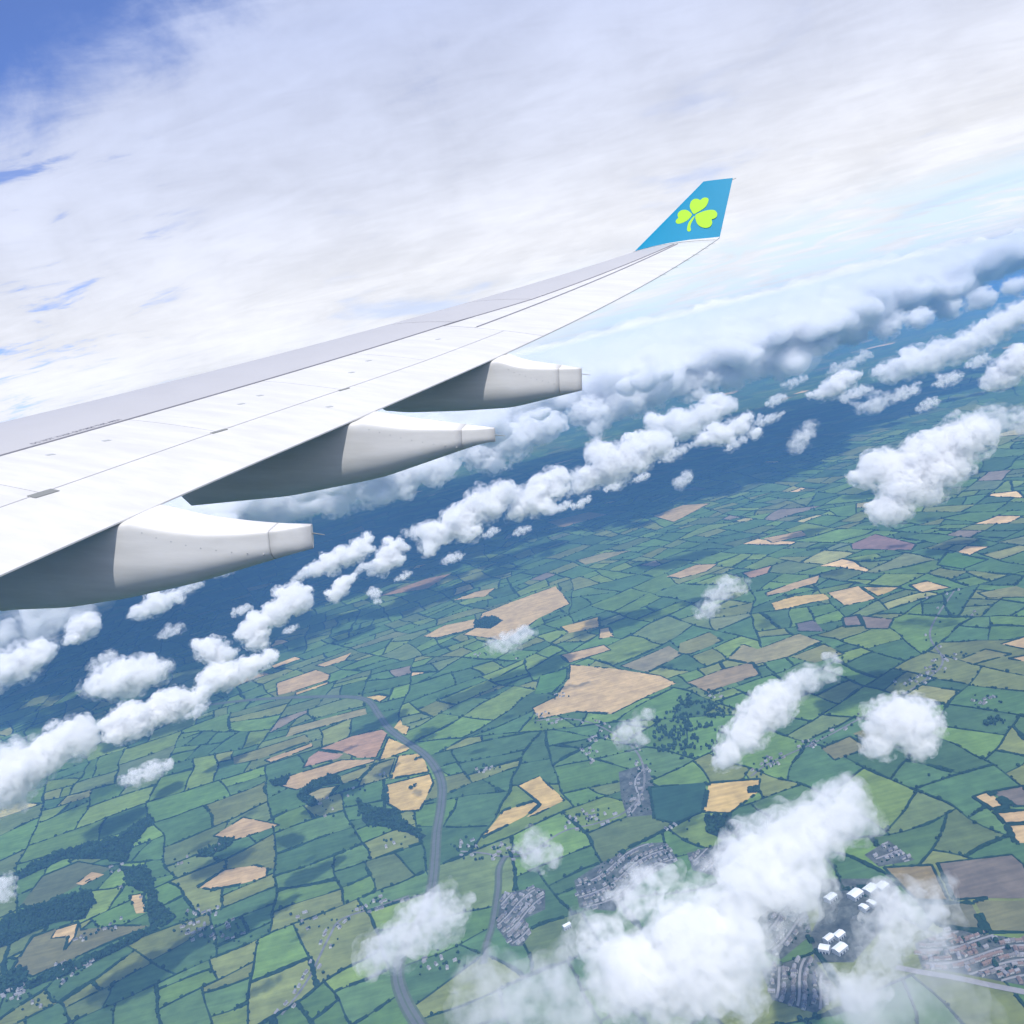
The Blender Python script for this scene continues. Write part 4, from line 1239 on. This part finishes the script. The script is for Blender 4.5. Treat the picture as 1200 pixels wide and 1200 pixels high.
# far cloud bank: a broken field of flattened billows that closes up towards the horizon
def bank():
    edge_px = [(-200, 752), (0, 705), (130, 676), (300, 614), (480, 556), (560, 538), (620, 520), (700, 492), (800, 466), (900, 434), (1000, 407), (1100, 374), (1200, 340), (1400, 280)]
    E = [gp(p, 1000) for p in edge_px]
    eaz = [math.atan2(x, y) for x, y in E]; ed = [math.hypot(x, y) for x, y in E]
    R3 = np.random.RandomState(21)
    near, far = [], []
    for k in range(8500):
        az = R3.uniform(math.radians(-44), math.radians(44)); d = math.sqrt(R3.uniform(3200.0 ** 2, 13200.0 ** 2))
        e = float(np.interp(az, eaz, ed)); rel = math.log(d / e)
        x, y = d * math.sin(az), d * math.cos(az)
        n = noise.noise((x / 1500, y / 1500, .7)) + .6 * noise.noise((x / 600, y / 600, 3.7))
        if rel < 0 or n + rel * 3.6 - 0.08 < R3.uniform(0, .5): continue
        rise = min(1, max(0, (d - 4000) / 7600)) ** 0.8
        big = min(1.0, .35 + rel)
        r = (105 + 150 * rise) * R3.uniform(.55, 1.25) * (.6 + .5 * big)
        z = 930 + 475 * rise * (1 if R3.rand() < .8 else R3.uniform(.45, 1)) + R3.uniform(-70, 95) * (1 - .4 * rise)
        if d < 7000 and R3.rand() > .75: continue
        (near if d < 7000 else far).append((np.array([x, y, z]), r))
    print('bank lobes', len(near), len(far))
    for nm, balls, vox, amp in (('near', near, 24, 55), ('far', far, 34, 75)):
        c = np.mean([p for p, _ in balls], 0)
        root = empty('cloud_bank', c.tolist()); tag(root, 'broken white bank of cloud, its ' + ('ragged nearer rows' if nm == 'near' else 'closed far part along the horizon'), 'cloud bank', kind='stuff')
        hull('cloud_veil', balls, 1.22, vox, amp, M_FARV, root, c, .55)
        hull('cloud_body', balls, .96, vox, amp * 1.2, M_FARB, root, c, .55)
        hull('cloud_core', balls, .80, vox, amp * 1.2, M_FARC, root, c, .52)


M_FARV = vol_mat('cloud_bank_veil', 0.0016, CW)
M_FARB = vol_mat('cloud_bank_body', 0.014, CW)
bank()

# ------------------------------------------------------------------ haze
HZ = 61000
hv = [(x, y, z) for z in (-1.0, H + 75) for x, y in ((-HZ, -HZ), (HZ, -HZ), (HZ, HZ), (-HZ, HZ))]
M_HAZE = vol_mat('haze_air', 5.4e-5, (0.20, 0.50, 1.0), -0.4)
hz = mesh_obj('haze', hv, [(3, 2, 1, 0), (4, 5, 6, 7), (0, 1, 5, 4), (1, 2, 6, 5), (2, 3, 7, 6), (3, 0, 4, 7)], M_HAZE)
tag(hz, 'thin blue haze filling the air over the far fields', 'haze', kind='stuff')

# ------------------------------------------------------------------ light
sd = bpy.data.lights.new('sun', 'SUN'); sd.energy = 3.0; sd.angle = math.radians(0.6); sd.color = (1.0, 0.965, 0.91)
so = bpy.data.objects.new('sun', sd); COL.objects.link(so)
so.rotation_euler = SUN.to_track_quat('Z', 'Y').to_euler()

world = bpy.data.worlds.new('World'); scene.world = world; world.use_nodes = True
nt = world.node_tree; nt.nodes.clear(); L = nt.links.new
out = N(nt, 'ShaderNodeOutputWorld')
sky = N(nt, 'ShaderNodeTexSky'); sky.sky_type = 'NISHITA'; sky.sun_disc = False
sky.sun_elevation = math.asin(SUN.z); sky.sun_rotation = math.atan2(SUN.x, SUN.y); sky.altitude = 1500; sky.air_density = 1.0; sky.dust_density = 0.4; sky.ozone_density = 6.0
bgs = N(nt, 'ShaderNodeBackground'); bgs.inputs['Strength'].default_value = 0.13; tint = N(nt, 'ShaderNodeMixRGB', blend_type='MULTIPLY'); tint.inputs[0].default_value = 1; tint.inputs[2].default_value = (0.60, 0.69, 0.98, 1); L(sky.outputs[0], tint.inputs[1]); L(tint.outputs[0], bgs.inputs['Color'])
tc = N(nt, 'ShaderNodeTexCoord'); sep = N(nt, 'ShaderNodeSeparateXYZ'); L(tc.outputs['Generated'], sep.inputs[0])


def M(op, a, b=None, c=None, clamp=False):
    n = N(nt, 'ShaderNodeMath', operation=op); n.use_clamp = clamp
    for i, v in enumerate((a, b, c)):
        if v is None: continue
        if isinstance(v, (int, float)): n.inputs[i].default_value = v
        else: L(v, n.inputs[i])
    return n.outputs[0]


def ramp(v, a, b, lo_=0.0, hi_=1.0, smooth=True):
    n = N(nt, 'ShaderNodeMapRange'); n.interpolation_type = 'SMOOTHSTEP' if smooth else 'LINEAR'
    n.inputs['From Min'].default_value = a; n.inputs['From Max'].default_value = b; n.inputs['To Min'].default_value = lo_; n.inputs['To Max'].default_value = hi_
    L(v, n.inputs['Value']); return n.outputs[0]


zc = M('MAXIMUM', sep.outputs['Z'], 0.0)
den = M('ADD', zc, 0.10)
px = M('DIVIDE', sep.outputs['X'], den); py = M('DIVIDE', sep.outputs['Y'], den)
cmb = N(nt, 'ShaderNodeCombineXYZ'); L(px, cmb.inputs[0]); L(py, cmb.inputs[1])


def nz(scale, detail, rough, dist=0.0, off=0.0, stretch=(1, 1, 1), rot=0.0):
    mp = N(nt, 'ShaderNodeMapping'); mp.inputs['Location'].default_value = (off, off * .7, off * .3); mp.inputs['Scale'].default_value = stretch; mp.inputs['Rotation'].default_value = (0, 0, rot)
    L(cmb.outputs[0], mp.inputs[0])
    n = N(nt, 'ShaderNodeTexNoise'); n.inputs['Scale'].default_value = scale; n.inputs['Detail'].default_value = detail; n.inputs['Roughness'].default_value = rough; n.inputs['Distortion'].default_value = dist
    L(mp.outputs[0], n.inputs['Vector']); return n.outputs['Fac']


n_big = nz(0.9, 5, .55, 0.3, 3.3, (1, .8, 1), 0.3)
n_med = nz(2.2, 9, .60, 0.9, 8.1, (.75, 1.1, 1), 0.35)
n_fin = nz(6.0, 9, .62, 1.0, 1.7, (.65, 1.2, 1), 0.3)
# clear gap in the cirrus: a patch of open sky up to the left
dv = N(nt, 'ShaderNodeVectorMath', operation='DOT_PRODUCT'); L(tc.outputs['Generated'], dv.inputs[0])
bd = np.array([-0.270, 0.882, 0.392]); bd /= np.linalg.norm(bd); dv.inputs[1].default_value = tuple(bd.tolist())
gv = M('SUBTRACT', M('MULTIPLY', sep.outputs['Z'], 2.59), sep.outputs['X'])   # opens towards the upper left
gap = M('MULTIPLY', M('MULTIPLY', ramp(gv, 0.98, 1.38), ramp(sep.outputs['Z'], 0.66, 0.52)), ramp(sep.outputs['Y'], 0.5, 0.7))
streak = M('ADD', M('MULTIPLY', n_med, 0.6), M('MULTIPLY', n_fin, 0.4))
iso = N(nt, 'ShaderNodeTexNoise'); iso.inputs['Scale'].default_value = 7.0; iso.inputs['Detail'].default_value = 9; iso.inputs['Roughness'].default_value = 0.62; iso.inputs['Distortion'].default_value = 0.4
L(tc.outputs['Generated'], iso.inputs['Vector'])
gapn = M('ADD', M('ADD', M('MULTIPLY', gap, 0.95), M('MULTIPLY', M('SUBTRACT', streak, 0.5), -1.0)), M('MULTIPLY', M('SUBTRACT', iso.outputs['Fac'], 0.5), -1.2))
blue1 = M('MULTIPLY', ramp(gapn, 0.14, 0.92), 0.92)
# narrow breaks at the left, lower
dv2 = N(nt, 'ShaderNodeVectorMath', operation='DOT_PRODUCT'); L(tc.outputs['Generated'], dv2.inputs[0])
b2 = np.array([-0.43, 0.87, 0.22]); b2 /= np.linalg.norm(b2); dv2.inputs[1].default_value = tuple(b2.tolist())
blue2 = M('MULTIPLY', ramp(dv2.outputs['Value'], 0.972, 0.998), ramp(streak, 0.47, 0.36))
blue3 = M('MULTIPLY', ramp(n_big, 0.42, 0.30), 0.25)
clear = M('MAXIMUM', M('MAXIMUM', blue1, M('MULTIPLY', blue2, 0.75)), blue3)
# pale cyan strip low over the cloud bank
strip = M('MULTIPLY', M('MULTIPLY', ramp(sep.outputs['Z'], 0.0, 0.02), ramp(sep.outputs['Z'], 0.10, 0.05)), ramp(sep.outputs['X'], -0.05, 0.20))
strip = M('MULTIPLY', strip, ramp(n_med, 0.62, 0.40))
cr = N(nt, 'ShaderNodeValToRGB'); L(zc, cr.inputs[0])
e = cr.color_ramp.elements
e[0].position = 0.0; e[0].color = (0.90, 0.92, 0.98, 1)
e[1].position = 0.5; e[1].color = (0.50, 0.57, 0.80, 1)
for p, c in ((0.12, (0.92, 0.935, 1.0, 1)), (0.22, (0.74, 0.785, 0.94, 1)), (0.36, (0.55, 0.62, 0.86, 1))):
    q = e.new(p); q.color = c
tone = ramp(M('ADD', M('ADD', M('MULTIPLY', streak, 0.35), M('MULTIPLY', iso.outputs['Fac'], 0.25)), M('MULTIPLY', n_big, 0.4)), 0.38, 0.64, 0.82, 1.06)
ml = N(nt, 'ShaderNodeMixRGB', blend_type='MULTIPLY'); ml.inputs[0].default_value = 1; L(cr.outputs[0], ml.inputs[1]); L(tone, ml.inputs[2])
mc = N(nt, 'ShaderNodeMixRGB'); L(strip, mc.inputs[0]); L(ml.outputs[0], mc.inputs[1]); mc.inputs[2].default_value = (0.76, 0.90, 1.0, 1)
# below the horizon: dull far land
mb = N(nt, 'ShaderNodeMixRGB'); L(ramp(sep.outputs['Z'], -0.012, -0.03), mb.inputs[0]); L(mc.outputs[0], mb.inputs[1]); mb.inputs[2].default_value = (0.09, 0.15, 0.24, 1)
bgc = N(nt, 'ShaderNodeBackground'); bgc.inputs['Strength'].default_value = 0.78; L(mb.outputs[0], bgc.inputs['Color'])
mix = N(nt, 'ShaderNodeMixShader')
L(M('MULTIPLY', clear, ramp(sep.outputs['Z'], 0.0, 0.03)), mix.inputs[0]); L(bgc.outputs[0], mix.inputs[1]); L(bgs.outputs[0], mix.inputs[2])
L(mix.outputs[0], out.inputs['Surface'])

# ------------------------------------------------------------------ render settings
vs = scene.view_settings
vs.view_transform = 'Standard'; vs.look = 'None'; vs.gamma = 1.0; vs.exposure = 0.45; vs.use_curve_mapping = False
cy = scene.cycles
cy.max_bounces = 16; cy.diffuse_bounces = 3; cy.glossy_bounces = 3; cy.transparent_max_bounces = 24; cy.volume_bounces = 14
cy.use_denoising = True
cy.use_adaptive_sampling = True; cy.adaptive_threshold = 0.02
print('fields', len(fields), 'hedge faces', len(HF), 'tree faces', len(TF) + len(WF), 'places', len(kept), 'houses', cnt)
